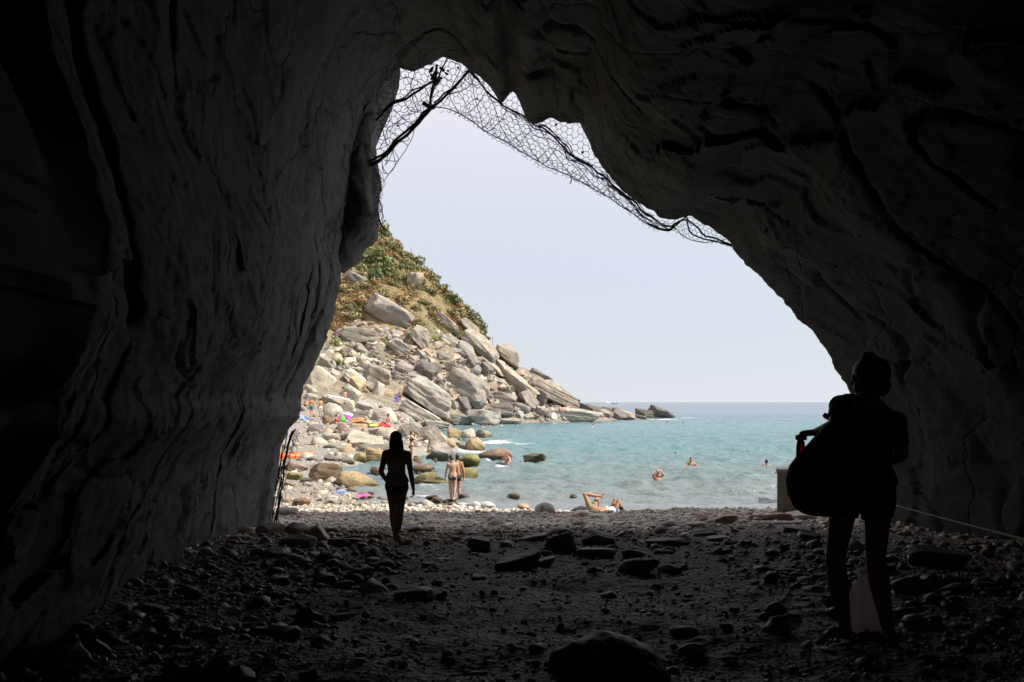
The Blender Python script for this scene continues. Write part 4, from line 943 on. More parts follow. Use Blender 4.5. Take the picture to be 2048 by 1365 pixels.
def cloth_mat(name, col, rough=.85):
    t = NT(name); n = t.noise(t.coord('Object'), 9, 5); w = t.noise(t.coord('Object', (400, 400, 400)), 1, 2)
    t.base(t.mix(n, tuple(c*.8 for c in col), tuple(min(.9, c*1.12) for c in col))); t.rough(rough); t.bump(t.math('ADD', n, t.math('MULTIPLY', w, .3)), .5, .02); return t.m
CM = {}
def cloth(col, name):
    if name not in CM: CM[name] = cloth_mat(name, col)
    return CM[name]
def unit(v): v = np.asarray(v, float); return v/(np.linalg.norm(v)+1e-9)
def ellip(m, c, rx, X, ry, Y, rz, Z, sub=3):
    V, T = ICO[sub]; m.add(np.asarray(c)+V[:, :1]*rx*X+V[:, 1:2]*ry*Y+V[:, 2:]*rz*Z, None, T)
def capsule(m, pts, rad, seg=14):
    pts = np.asarray(pts, float); n = max(8, 5*len(pts)); s = spline(pts, n) if len(pts) > 2 else np.linspace(pts[0], pts[1], n)
    r = np.interp(np.linspace(0, 1, n), np.linspace(0, 1, len(rad)), rad)
    m.tube(s, r, seg)
    E = np.eye(3)
    for c, q in ((s[0], r[0]), (s[-1], r[-1])): ellip(m, c, q, E[0], q, E[1], q, E[2], 2)
def loft(m, secs, seg=28):
    """secs: list of (centre, X half vector, Y half vector), superellipse sections, closed"""
    t = np.arange(seg)/seg*2*np.pi; cx = np.sign(np.cos(t))*np.abs(np.cos(t))**.85; sx = np.sign(np.sin(t))*np.abs(np.sin(t))**.85
    V = np.concatenate([np.asarray(c)+cx[:, None]*np.asarray(a)+sx[:, None]*np.asarray(b) for c, a, b in secs]); k = len(secs)
    V = np.concatenate([V, [secs[0][0], secs[-1][0]]]); T = []
    for i in range(seg): T += [[k*seg, (i+1) % seg, i], [k*seg+1, (k-1)*seg+i, (k-1)*seg+(i+1) % seg]]
    m.add(V, grid_faces(k, seg, True), T)
def remesh(m, voxel, iters=3, fac=.5):
    """one continuous skin from overlapping shapes"""
    o = m.done('tmp', None)
    a = o.modifiers.new('r', 'REMESH'); a.mode = 'VOXEL'; a.voxel_size = voxel
    if iters: b = o.modifiers.new('s', 'SMOOTH'); b.iterations = iters; b.factor = fac
    dg = bpy.context.evaluated_depsgraph_get(); me = bpy.data.meshes.new_from_object(o.evaluated_get(dg))
    V = np.empty(len(me.vertices)*3, np.float32); me.vertices.foreach_get('co', V)
    L = np.empty(len(me.loops), np.int32); me.loops.foreach_get('vertex_index', L)
    tot = np.empty(len(me.polygons), np.int32); me.polygons.foreach_get('loop_total', tot); st = np.empty(len(me.polygons), np.int32); me.polygons.foreach_get('loop_start', st)
    Q = L[st[tot == 4][:, None]+np.arange(4)]
    bpy.data.objects.remove(o); bpy.data.meshes.remove(me)
    return V.reshape(-1, 3), Q
DEF = dict(pelvis=(0, 0, .53), neck=(0, -.008, .83), head=(0, .014, .925), hd=(0, 1, 0), hu=(0, .05, 1),
           hip=(.052, 0, .515), knee=(.052, .012, .285), ank=(.05, -.018, .042), toe=(.062, .085, .012),
           sh=(.098, -.006, .80), el=(.128, -.03, .635), wr=(.138, .02, .49), hdir=(.0, .15, -1), hn=(-1, 0, 0), curl=.35)
def J_(pose, k, side):
    if k+('R' if side > 0 else 'L') in pose: return np.array(pose[k+('R' if side > 0 else 'L')], float)
    v = np.array(pose.get(k, DEF[k]), float) if np.ndim(DEF[k]) else DEF[k]
    return v*np.array([side, 1, 1])
def person(label, loc, rz, H, pose, skin='tan', sex='f', hair=('short', 'dark'), clothes=(), voxel=.0095, group=None, sandal=None, shoes=None):
    p = lambda k: np.array(pose.get(k, DEF[k]), float)*H
    j = lambda k, s: J_(pose, k, s)*H
    m = MB(); S = []                        # S: bones for the clothes (name, a, b, radius)
    pel, nek, hd = p('pelvis'), p('neck'), p('head')
    lat0 = unit(j('hip', 1)-j('hip', -1)); lat1 = unit(j('sh', 1)-j('sh', -1)); ax = nek-pel; axu = unit(ax)
    mid = pose.get('waist'); f = sex == 'f'
    tab = [(-.17, .05, .045), (-.1, .082 if f else .075, .062), (0, .097 if f else .088, .07), (.12, .094 if f else .086, .068), (.34, .070 if f else .08, .053), (.55, .077 if f else .088, .058), (.72, .086 if f else .1, .062), (.86, .084 if f else .1, .052), (.95, .05, .042), (1.0, .034, .034)]
    secs = []
    for t, rx, ry in tab:
        lt = unit(lat0*(1-np.clip(t, 0, 1))+lat1*np.clip(t, 0, 1)); fw = unit(np.cross(axu, lt)); c = pel+ax*t
        if mid is not None: c = c+(np.array(mid)*H-(pel+ax*.4))*math.exp(-((t-.4)/.3)**2)
        secs.append((c, lt*rx*H, fw*ry*H))
    loft(m, secs); S.append(('torso', pel-ax*.12, nek, .075*H))
    fw0 = unit(np.cross(axu, lat0)); fw1 = unit(np.cross(axu, lat1))
    for s in (-1, 1):
        if f: ellip(m, pel+ax*.68+lat1*s*.042*H+fw1*.05*H, .036*H, lat1, .034*H, fw1, .036*H, axu)
        ellip(m, pel+lat0*s*.046*H-fw0*.032*H-axu*.035*H, .05*H, lat0, .048*H, fw0, .058*H, axu)
    hdv = unit(p('hd')); hu = unit(p('hu')-hdv*np.dot(p('hu'), hdv)); hl = np.cross(hdv, hu)
    capsule(m, [nek-axu*.03*H, (nek+hd)/2-hdv*.004*H, hd-hu*.01*H], [.036*H, .029*H, .032*H])
    E = lambda dx, dy, dz, a, b, c, sub=3: ellip(m, hd+hl*dx*H+hdv*dy*H+hu*dz*H, a*H, hl, b*H, hdv, c*H, hu, sub)
    E(0, -.006, .016, .044, .054, .052); E(0, .016, -.02, .036, .038, .048); E(0, .03, -.052, .02, .018, .016); E(0, .048, -.006, .0085, .014, .018); E(0, .058, -.014, .008, .008, .007); E(0, .045, .01, .032, .012, .01)
    E(0, .05, -.036, .014, .008, .006)
    for s in (-1, 1): E(s*.046, -.008, -.006, .006, .016, .02); E(s*.02, .047, .0, .008, .006, .005)
    S.append(('head', nek+axu*.03*H, hd+hu*.06*H, .05*H))
    for s in (-1, 1):
        n = 'R' if s > 0 else 'L'; hp_, kn, an, to = j('hip', s), j('knee', s), j('ank', s), j('toe', s)
        capsule(m, [hp_, hp_*.6+kn*.4, kn], [.052*H, .047*H, .040*H, .033*H] if f else [.052*H, .048*H, .042*H, .036*H])
        kd = unit(np.cross(unit(kn-hp_), hl)); bk = -unit(hdv*0+np.cross(unit(an-kn), lat0)); 
        calf = kn*.68+an*.32; 
        capsule(m, [kn, calf+bk*(-.006*H), kn*.3+an*.7, an], [.034*H, .036*H, .026*H, .0195*H])
        heel = an+unit(an-to)*.022*H+unit(an-kn)*.022*H; ball = an*.3+to*.7; up = unit(kn-an)
        capsule(m, [heel, an*.55+to*.45+up*.004*H, ball], [.017*H, .021*H, .0165*H]); capsule(m, [ball, to], [.017*H, .011*H])
        sd = unit(np.cross(unit(to-an), up))
        capsule(m, [ball+sd*.012*H, to+sd*.01*H-unit(to-an)*.006*H], [.012*H, .008*H]); capsule(m, [ball-sd*.012*H, to-sd*.012*H-unit(to-an)*.012*H], [.012*H, .008*H])
        S.append(('thigh'+n, hp_, kn, .048*H)); S.append(('shin'+n, kn, an, .028*H)); S.append(('foot'+n, an, to, .02*H))
        sh, el, wr = j('sh', s), j('el', s), j('wr', s); k = 1.0 if f else 1.18
        capsule(m, [pel+ax*.8+lat1*s*.06*H, sh], [.05*H, .035*H*k]); capsule(m, [nek+axu*.022*H-fw1*.006*H, nek*.45+sh*.55+axu*.006*H, sh], [.03*H, .026*H, .028*H])
        capsule(m, [sh, sh*.6+el*.4, el], [.033*H*k, .029*H*k, .023*H*k]); capsule(m, [el, el*.7+wr*.3, wr], [.023*H*k, .0235*H*k, .0148*H*k])
        S.append(('arm'+n, sh, el, .03*H)); S.append(('fore'+n, el, wr, .02*H))
        d = unit(pose.get('hdir'+n, np.array(DEF['hdir'])*np.array([s, 1, 1]) if 'wr'+n not in pose else wr-el)); nn = np.array(pose.get('hn'+n, (-s, 0, 0)), float); nn = unit(nn-d*np.dot(nn, d)); th = np.cross(nn, d)*(-s)   # thumb side
        curl = pose.get('curl'+n, pose.get('curl', .35)); fat = max(.0048*H, voxel*.72)
        loft(m, [(wr-d*.005*H, th*.013*H, nn*.012*H), (wr+d*.018*H, th*.02*H, nn*.0115*H), (wr+d*.048*H, th*.0235*H, nn*.0095*H), (wr+d*.056*H, th*.021*H, nn*.007*H)], 14)
        for i, (o_, ln) in enumerate([(.0175, .040), (.006, .046), (-.006, .043), (-.0175, .034)]):
            a0 = wr+d*.05*H+th*o_*H; dd = unit(d+th*o_*3.0); pts = [a0-d*.012*H]; c = a0; ang = curl*.5
            for q in range(3):
                ang += curl; v = dd*math.cos(ang)+nn*math.sin(ang); c = c+v*ln*H/3; pts.append(c)
            capsule(m, pts, [fat, fat*.95, fat*.8], 8)
        t0 = wr+d*.014*H+th*.016*H; v = unit(d*.75+th*.6+nn*.35); t1 = t0+v*.026*H; t2_ = t1+unit(v+d*.4+nn*curl*.6)*.024*H; capsule(m, [t0-v*.008*H, t1, t2_], [fat*1.25, fat*1.1, fat*.85], 8)
        S.append(('hand'+n, wr, wr+d*.09*H, .02*H))
    V, Q = remesh(m, voxel, 3)
    o = build('person', V, Q, SK[skin]); o.location = loc; o.rotation_euler = (0, 0, rz); tag(o, label, 'person', group)
    # which bone owns each vertex
    best = np.full(len(V), 1e9); own = np.zeros(len(V), int); par = np.zeros(len(V))
    for i, (nm, a, b, r) in enumerate(S):
        ab = b-a; t = np.clip((V-a)@ab/np.dot(ab, ab), 0, 1); dd = np.linalg.norm(V-(a+t[:, None]*ab), axis=1)/r
        u = dd < best; best[u] = dd[u]; own[u] = i; par[u] = ((V-a)@ab/np.dot(ab, ab))[u]
    names = np.array([s[0] for s in S])[own]
    e1 = V[Q[:, 1]]-V[Q[:, 0]]; e2 = V[Q[:, 3]]-V[Q[:, 0]]; fn = np.cross(e1, e2); N = np.zeros_like(V)
    for k in range(4): np.add.at(N, Q[:, k], fn)
    N /= np.linalg.norm(N, axis=1)[:, None]+1e-12
    for nm, regions, mat, off in clothes:
        sel = np.zeros(len(V), bool)
        for rn, t0, t1 in regions: sel |= (names == rn) & (par >= t0) & (par <= t1)
        fs = Q[sel[Q].all(1)]
        if not len(fs): continue
        ids, inv = np.unique(fs, return_inverse=True); inv = inv.reshape(fs.shape); k = len(ids)
        thick = off(V[ids], names[ids], par[ids]) if callable(off) else off
        W = V[ids]+N[ids]*np.reshape(np.broadcast_to(thick, (len(ids),)), (-1, 1))
        W = W+N[ids]*np.reshape(.25*np.broadcast_to(thick, (len(ids),)), (-1, 1))*fbm(V[ids]*np.array([22, 22, 7]), 2)[:, None]
        ed = np.concatenate([np.stack([inv[:, i], inv[:, (i+1) % 4]], -1) for i in range(4)]); key = np.sort(ed, 1); kk = key[:, 0].astype(np.int64)*k+key[:, 1]
        un, cnt = np.unique(kk, return_counts=True); bd = ed[np.isin(kk, un[cnt == 1])]
        W = np.concatenate([W, V[ids]-N[ids]*.002]); hem = np.stack([bd[:, 1], bd[:, 0], bd[:, 0]+k, bd[:, 1]+k], -1)
        build(nm, W, [inv, hem], mat, o)
    style, hc = hair
    if style:
        h = MB(); G = lambda dx, dy, dz, a, b, c: ellip(h, hd+hl*dx*H+hdv*dy*H+hu*dz*H, a*H, hl, b*H, hdv, c*H, hu)
        G(0, -.012, .026, .049, .056, .054); G(0, -.03, -.008, .045, .036, .046)
        if style == 'short': G(0, -.036, -.03, .038, .024, .026)
        if style == 'bun': G(0, -.01, .02, .058, .064, .06); G(0, -.036, -.028, .046, .034, .038); G(0, .0, .076, .024, .026, .018)
        if style == 'long':
            G(0, -.014, .02, .057, .064, .060)
            dn = np.array([0, 0, -1.0])
            c0 = hd-hdv*.02*H+hu*.02*H; cs_ = [(c0, hl*.047*H, hdv*.046*H)]
            for q in range(1, 9): t = q/8; c = c0+dn*.25*H*t-hdv*(.022*H*math.sin(t*2.0)+.004*H)+hl*(.040*H*t*t); cs_.append((c, hl*(.058+.012*math.sin(t*3.1)-.010*t)*H*(1-.45*t**4), hdv*(.044-.022*t)*H))
            loft(h, cs_, 20)
            for q in range(7): a = c0+hl*(q-3)*.013*H+dn*.15*H-hdv*.03*H+hl*.016*H; capsule(h, [a, a+dn*.05*H+hl*.006*H, a+dn*(.075+.014*math.sin(q*2.1))*H+hl*.012*H], [.01*H, .008*H, .003*H], 8)
        HV, HQ = remesh(h, max(voxel, .008), 2)
        dh = unit(np.array([0, 0, 1.0]))
        HV = HV+.0035*H/1.6*perlin(HV*np.array([120, 120, 12]))[:, None]*unit(HV-hd)[..., :] if False else HV+.003*perlin(HV*np.array([110, 110, 10]))[:, None]*((HV-hd)/(np.linalg.norm(HV-hd, axis=1)[:, None]+1e-6))
        build('hair', HV, HQ, HM[hc], o)
    if sandal or shoes:
        for s in (-1, 1):
            an, to, kn = j('ank', s), j('toe', s), j('knee', s); d = unit(to-an); up = unit(kn-an-d*np.dot(kn-an, d)); sd = np.cross(d, up)
            b = MB(); heel = an-d*.03*H-up*.043*H; secs = [(heel+d*q*H-up*.0*H, sd*w*H, up*.007*H) for q, w in ((-.008, .008), (.0, .017), (.03, .02), (.06, .018), (.1, .025), (.125, .022), (.142, .008))]
            loft(b, secs, 18); sh_ = b.done('sandal', sandal or shoes, o)
            b = MB(); b.tube([an+d*.055*H-up*.03*H+sd*.026*H, an+d*.05*H-up*.008*H, an+d*.055*H-up*.03*H-sd*.026*H], .004*H, 6); b.done('strap', sandal or shoes, sh_)
    return o, S, H

jeans = cloth((.16, .2, .27), 'blue_denim'); black = cloth((.022, .022, .025), 'black_cotton'); white = cloth((.72, .7, .66), 'white_cotton'); ivory = cloth((.46, .41, .385), 'ivory_cotton'); khaki = cloth((.33, .27, .17), 'khaki_cotton')
dteal = cloth((.05, .07, .08), 'dark_bikini'); redc = cloth((.62, .03, .05), 'red_towelling'); purple = cloth((.3, .22, .62), 'purple_towelling'); pinkc = cloth((.75, .12, .42), 'pink_towelling'); yellow = cloth((.75, .6, .12), 'yellow_mat'); bluec = cloth((.22, .32, .7), 'blue_towelling'); darkc = cloth((.035, .033, .034), 'dark_nylon')
SHORTS = [('torso', -.4, .22), ('thighL', -.4, .34), ('thighR', -.4, .34)]; BRIEF = [('torso', -.4, .1), ('thighL', -.5, .03), ('thighR', -.5, .03)]
# -- the woman walking out of the cave
c = P(793, 1090, 12.9); zf = float(zground(np.array([c[0]]), np.array([12.9]))[0]); c[2] = zf+.012
walk = dict(pelvis=(.004, 0, .53), hipL=(-.050, .004, .520), kneeL=(-.034, .045, .287), ankL=(-.012, .05, .045), toeL=(-.026, .15, .02), hipR=(.054, -.004, .508), kneeR=(.030, .0, .275), ankR=(.020, -.10, .10), toeR=(.028, -.035, .018), hu=(.07, .05, 1), neck=(-.006, -.006, .828),
            shL=(-.096, 0, .795), elL=(-.132, -.03, .640), wrL=(-.104, .08, .555), hdirL=(.55, .8, -.1), hnL=(.2, -.4, -.9), shR=(.100, -.004, .79), elR=(.126, -.012, .628), wrR=(.148, .012, .482), hdirR=(.06, .12, -1), hnR=(-1, 0, 0), head=(-.004, .016, .92), curl=.45)
def loose(k0, k1): return lambda V, n, t: k0+k1*np.clip(1-t, 0, 1)
person('woman with long hair walking barefoot out of the cave in shorts and loose camisole', c, math.radians(2), 1.625, walk, 'tan', 'f', ('long', 'dark'),
       [('shorts', [('torso', -.4, .26), ('thighL', -.4, .16), ('thighR', -.4, .16)], cloth((.07, .09, .13), 'dark_denim'), .006), ('camisole', [('torso', .06, .78)], ivory, lambda V, n, t: .008+.026*np.clip((.5-t)/.5, 0, 1)*np.clip(t*9, .3, 1))], voxel=.0075)
# -- the person standing at the right
c = P(1722, 1290, 5.37); c[2] = float(zground(np.array([c[0]]), np.array([5.37]))[0])+.01
stand = dict(pelvis=(.008, 0, .53), hipL=(-.046, .02, .515), kneeL=(-.085, .015, .285), ankL=(-.058, -.01, .045), toeL=(-.105, .055, .014), hipR=(.052, -.02, .515), kneeR=(.050, .0, .285), ankR=(.087, -.02, .045), toeR=(.105, .075, .014), head=(.040, .03, .918), neck=(.026, .0, .825), hd=(-.8, .6, -.05), hu=(0, .03, 1),
             shL=(-.052, .055, .822), elL=(-.108, -.045, .752), wrL=(-.128, .085, .727), hdirL=(-.85, .5, -.1), hnL=(.2, .1, -1), shR=(.100, -.045, .768), elR=(.128, -.03, .655), wrR=(.07, .10, .60), hdirR=(-.5, .8, 0), hnR=(-.5, -.4, -.6), curl=.5)
tall, S, Hh = person('person in dark T-shirt with hair in a bun standing at the right cave wall', c, 0, 1.72, stand, 'deep', 'f', ('bun', 'dark'),
       [('t_shirt', [('torso', -.05, .93), ('armL', -.3, .62), ('armR', -.3, .75)], black, lambda V, n, t: .008+.022*(n == 'torso')*np.clip(1-t, 0, 1)), ('shorts', [('torso', -.5, .2), ('thighL', -.4, .3), ('thighR', -.4, .3)], cloth((.03, .03, .036), 'dark_shorts'), .014)], voxel=.0065, sandal=M['dark_rubber'])
# backpack hung on the left shoulder
def bagbox(m, secs, seg=28): loft(m, secs, seg)
Bc = P(1612, 960, 5.25); X, Y_, Z = np.eye(3)
root = empty('backpack', Bc); tag(root, 'dark bulging backpack hanging at the left side of the standing person', 'backpack')
m = MB(); m2 = []
for y_, x0, x1, dp in [(1034, 1640, 1676, .04), (1030, 1612, 1690, .08), (1016, 1588, 1700, .105), (990, 1577, 1704, .12), (960, 1573, 1704, .125), (932, 1580, 1704, .12), (912, 1596, 1702, .11), (892, 1614, 1700, .10), (872, 1632, 1698, .085), (850, 1652, 1694, .06), (842, 1664, 1688, .03)]:
    a0, a1 = P(x0, y_, 5.25)-Bc, P(x1, y_, 5.25)-Bc; m2.append(((a0+a1)/2, (a1-a0)/2, Y_*dp))
loft(m, m2, 32); V, Q = remesh(m, .012, 2); V = V+.006*fbm(V*9, 3)[:, None]*unit(V.mean(0)*0+1)
build('body', V, Q, darkc, root)
m = MB(); loft(m, [(np.array([.08, -.115, t]), X*w, Y_*.045) for t, w in [(-.19, .03), (-.18, .09), (-.1, .12), (-.02, .11), (.03, .05)]], 24); V, Q = remesh(m, .012, 2); build('front_pocket', V, Q, darkc, root)
m = MB(); m.tube(spline([(-.03, -.09, -.17), (-.075, -.09, -.05), (-.06, -.085, .06), (.0, -.08, .16)], 16), .006, 6); m.done('piping', cloth((.12, .12, .125), 'grey_piping'), root)
m = MB()
for oy in (0,): m.add(*tube(spline([tuple(P(x_, y_, 5.25+q_)-Bc) for x_, y_, q_ in [(1668, 850, .05), (1674, 815, .08), (1686, 797, .1), (1704, 795, .02), (1716, 812, -.08), (1716, 870, -.13), (1696, 950, -.1)]], 26), .02, 8))
m.done('shoulder_strap', darkc, root)
# red bottle standing in the side of the pack
bt = empty('drinking_bottle', P(1600, 918, 5.27)); tag(bt, 'red drinking bottle poking out of the backpack', 'bottle')
redp = plain('red_translucent_plastic', (.55, .012, .03), .25, .1, 10, 0); redp.node_tree.nodes['Principled BSDF'].inputs['Transmission Weight'].default_value = .35
def lathe(m, prof, seg=20, c=(0, 0, 0)):
    t = np.arange(seg)/seg*2*np.pi; V = np.concatenate([np.stack([r*np.cos(t), r*np.sin(t), np.full(seg, z)], -1) for r, z in prof])+np.asarray(c); k = len(prof)
    V = np.concatenate([V, [np.array([0, 0, prof[0][1]])+c, np.array([0, 0, prof[-1][1]])+c]]); T = []
    for i in range(seg): T += [[k*seg, (i+1) % seg, i], [k*seg+1, (k-1)*seg+i, (k-1)*seg+(i+1) % seg]]
    m.add(V, grid_faces(k, seg, True), T)
m = MB(); lathe(m, [(.020, -.09), (.024, -.08), (.025, .07), (.023, .095), (.016, .11)]); m.done('body', redp, bt)
m = MB(); lathe(m, [(.03, .11), (.033, .116), (.033, .132), (.026, .14)]); m.done('cap', plain('dark_red_plastic', (.3, .015, .03), .4), bt)
bt.rotation_euler = (0, math.radians(3), 0)
# small camera lens / watch at her forearm
m = MB(); lathe(m, [(.02, -.012), (.026, -.01), (.026, .012), (.02, .014)]); w = m.done('wrist_watch', M['dark_rubber']); w.location = P(1654, 834, 5.50); w.rotation_euler = (.4, .5, 0); tag(w, 'small dark watch at the raised forearm of the standing person', 'watch')
# plastic carrier bag
pb = P(1727, 1200, 5.75); plast = NT('thin_white_plastic'); plast.base((.85, .8, .8)); plast.rough(.35); plast.b.inputs['Transmission Weight'].default_value = 0; n_b = plast.noise(plast.coord('Object', (30, 30, 6)), 1, 5); plast.bump(n_b, .8, .02)
tl = plast.new('ShaderNodeBsdfTranslucent'); tl.inputs[0].default_value = (.92, .86, .86, 1); mxs = plast.new('ShaderNodeMixShader'); mxs.inputs[0].default_value = .55; plast.l.new(plast.b.outputs[0], mxs.inputs[1]); plast.l.new(tl.outputs[0], mxs.inputs[2]); plast.l.new(mxs.outputs[0], plast.n['Material Output'].inputs[0])
zb = float(zground(np.array([pb[0]]), np.array([pb[1]]))[0])
bag = empty('carrier_bag', (pb[0], pb[1], zb)); tag(bag, 'white plastic carrier bag tied in a knot between the standing person legs', 'bag')
m = MB(); t = np.arange(40)/40*2*np.pi; R_ = []
for z, r in [(0, .01), (.004, .085), (.03, .115), (.09, .125), (.16, .115), (.24, .085), (.31, .05), (.36, .025), (.385, .014)]:
    rr_ = r*(1+.10*np.sin(t*7+z*9)*min(1, z*6)+.06*np.sin(t*11+2)); R_.append(np.stack([rr_*np.cos(t), rr_*.8*np.sin(t), np.full(40, z)], -1))
m.add(np.concatenate(R_), grid_faces(9, 40, True)); m.done('sack', plast.m, bag)
m = MB(); lathe(m, [(.012, .37), (.024, .38), (.026, .395), (.014, .41)], 12); m.done('knot', plast.m, bag)
for s in (-1, 1):
    m = MB(); tt_ = np.linspace(0, 1, 8); cpos = np.stack([s*.05*tt_**1.2+.01*s, .01*np.sin(tt_*5), .395+.075*tt_-.02*tt_**2], -1); wv = np.stack([.3*np.ones(8), s*np.ones(8), 0*tt_], -1)*.012*np.sin(np.clip(tt_*2.6+.4, 0, 3))[:, None]
    Vv = np.stack([cpos-wv, cpos+wv], 1).reshape(-1, 3); k = np.arange(7)[:, None]*2; m.add(Vv, np.concatenate([k, k+1, k+3, k+2], 1)); e = m.done('handle', plast.m, bag); sol = e.modifiers.new('t', 'SOLIDIFY'); sol.thickness = .002
# -- the couple wading by the boulders
D = 31.6
c = P(905, 1001, D); person('bather woman with short hair in dark bikini bottoms wading into the shallows', (c[0], D, max(.0, 3.5-197/F*D)), math.radians(6), 1.60, dict(kneeL=(-.05, .03, .285), ankL=(-.03, .01, .045), toeL=(-.04, .1, .02), kneeR=(.045, .0, .29), ankR=(.02, -.03, .05), elL=(-.14, .0, .635), wrL=(-.165, .02, .49), hdirL=(-.1, .2, -1), hnL=(1, 0, 0),
       elR=(.125, .03, .635), wrR=(.11, .11, .52), hdirR=(-.2, .6, -.7), hnR=(-1, 0, 0), head=(-.03, .025, .915), hd=(-.35, .85, -.35), hu=(-.25, .3, 1)), 'fair', 'f', ('short', 'dark'), [('bikini_bottom', BRIEF, dteal, .005)])
D2 = 33.2; c = P(913, 1001, D2); person('bather man in dark swim shorts wading beside the bather woman', (c[0], D2, -.18), math.radians(0), 1.76, dict(elR=(.15, .0, .635), wrR=(.15, .03, .49), hdirR=(0, .1, -1), hnR=(-1, 0, 0), head=(.02, .02, .925)), 'tan', 'm', ('short', 'dark'), [('swim_shorts', SHORTS, darkc, .012)])
# -- woman taking a photograph behind the walking woman
D3 = 47; c = P(823, 926, D3); H3 = 1.68; zc = 3.5-(926-HZ)/F*D3
person('slim woman in black bikini lifting a small camera to her face', (c[0], D3, zc), math.radians(-70), H3, dict(elR=(.13, .07, .73), wrR=(.05, .13, .87), hdirR=(-.5, .3, .6), hnR=(-.3, -1, 0), elL=(-.13, .07, .73), wrL=(-.05, .14, .86), hdirL=(.5, .3, .6), hnL=(.3, -1, 0)), 'fair', 'f', ('short', 'brown'),
       [('bikini_top', [('torso', .58, .72)], black, .006), ('bikini_bottom', BRIEF, black, .006)])
m = MB(); m.box((0, 0, 0), (.05, .11, .065)); V, T = ICO[2]; cmr = m.done('camera', M['dark_rubber']); cmr.location = (c[0]+.26, D3-.05, zc+.92*H3); tag(cmr, 'small dark camera held to the face of the slim woman', 'camera')
m = MB(); lathe(m, [(.022, 0), (.024, .03), (.02, .04)], 14); l = m.done('lens', M['dark_rubber'], cmr); l.rotation_euler = (0, math.radians(90), 0); l.location = (.025, 0, 0)
# -- swimmers: whole bodies treading water, the sea hides what is under
def swimmer(px, py_head, D, label, rz, H=1.72, hair=('short', 'dark'), skin='tan', pose=None, up=0.0):
    c = P(px, py_head, D); zt = c[2]
    tr = dict(kneeL=(-.08, .12, .33), ankL=(-.09, .0, .14), toeL=(-.1, .02, .06), kneeR=(.08, .1, .31), ankR=(.09, -.05, .12), toeR=(.1, -.03, .04), elL=(-.18, .06, .72), wrL=(-.25, .15, .70), hdirL=(-.6, .6, 0), hnL=(0, 0, -1), elR=(.18, .06, .72), wrR=(.25, .15, .70), hdirR=(.6, .6, 0), hnR=(0, 0, -1))
    tr.update(pose or {}); person(label, (c[0], D, zt-.985*H), rz, H, tr, skin, 'm', hair, [('swim_shorts', SHORTS, darkc, .01)], group='swimmers in the bay', voxel=.022 if D > 100 else .014)
R = math.radians
swimmer(1315, 940, 39.2, 'bald swimmer standing chest deep beyond the lying sunbathers', R(200), 1.72, (None, None), 'red', dict(elL=(-.15, .04, .86), wrL=(-.06, .09, .93), hdirL=(.4, .1, .8), hnL=(.3, -1, 0), elR=(.15, .04, .86), wrR=(.06, .09, .93), hdirR=(-.4, .1, .8), hnR=(-.3, -1, 0)))
swimmer(1382, 916, 49.6, 'dark haired swimmer facing the beach with shoulders above water', R(180), skin='tan')
swimmer(1533, 920, 49.6, 'lone swimmer head near the concrete pillar', R(10), skin='dark')
swimmer(1352, 904, 58.0, 'pale swimmer with fair hair gliding in mid bay', R(-80), hair=('short', 'blond'), skin='fair')
swimmer(1014, 905, 52.5, 'swimmer crouching in the wave beside the brown wet boulder', R(140), hair=('short', 'brown'), skin='red', pose=dict(waist=(0, .02, .66)))
swimmer(1185, 849, 128.0, 'small distant swimmer beyond the broad smooth rock tip', R(60), skin='fair')
swimmer(1335, 842, 150.0, 'distant swimmer left one of the pair off the rock islet', R(0), skin='dark')
swimmer(1367, 844, 146.0, 'distant swimmer right one of the pair off the rock islet', R(0), skin='dark')
swimmer(965, 850, 124.0, 'distant swimmer below the pale pyramid boulder left end', R(0), skin='fair', hair=('short', 'blond'))
swimmer(981, 848, 128.0, 'distant swimmer below the middle of the pale pyramid boulder', R(90), skin='red')
swimmer(1003, 847, 130.0, 'distant swimmer beside the low flat rock awash', R(20), skin='fair')
swimmer(1032, 849, 127.0, 'distant dark swimmer below the low rock beside the broad smooth rock', R(0), skin='dark')
# -- sunbathers lying at the water's edge (joints set in metres relative to a point on the shore)
D = 26.9; o0 = P(1195, 1031, D); G0 = lambda px, py, dd=0.0: tuple((P(px, py, D+dd)-o0))
def lying(label, pts, H, **k):
    pose = {a: tuple(np.array(v)/H) for a, v in pts.items() if a not in ('curl',) and not a.startswith(('hd', 'hn', 'hu'))}
    pose.update({a: v for a, v in pts.items() if a.startswith(('hd', 'hn', 'hu')) or a == 'curl'})
    return person(label, tuple(o0+np.array([0, 0, .07])), 0, H, pose, group=None, **k)
lying('sunbather lying on the shore with one shin crossed over the raised knee', dict(pelvis=G0(1184, 1022), neck=G0(1205, 1030, -.42), head=G0(1213, 1031, -.58), hd=(.1, .25, .97), hu=(.45, -.85, .1),
      hipL=G0(1180, 1021, .02), hipR=G0(1188, 1020, .10), kneeL=G0(1169, 994, .12), ankL=G0(1203, 998, .18), toeL=G0(1210, 990, .22), kneeR=G0(1194, 1001, .35), ankR=G0(1196, 1024, .5), toeR=G0(1197, 1027, .7),
      shL=G0(1196, 1032, -.35), shR=G0(1212, 1026, -.30), elL=G0(1186, 1033, -.15), wrL=G0(1186, 1021, -.02), elR=G0(1222, 1030, -.2), wrR=G0(1212, 1031, -.02), hdirL=(.3, .5, .3), hnL=(0, 0, -1), hdirR=(-.3, .6, .2), hnR=(0, 0, -1)), 1.68,
      skin='tan', sex='m', hair=('short', 'brown'), clothes=[('shorts', [('torso', -.5, .3), ('thighL', -.4, .42), ('thighR', -.4, .42)], khaki, .012)], voxel=.0085)
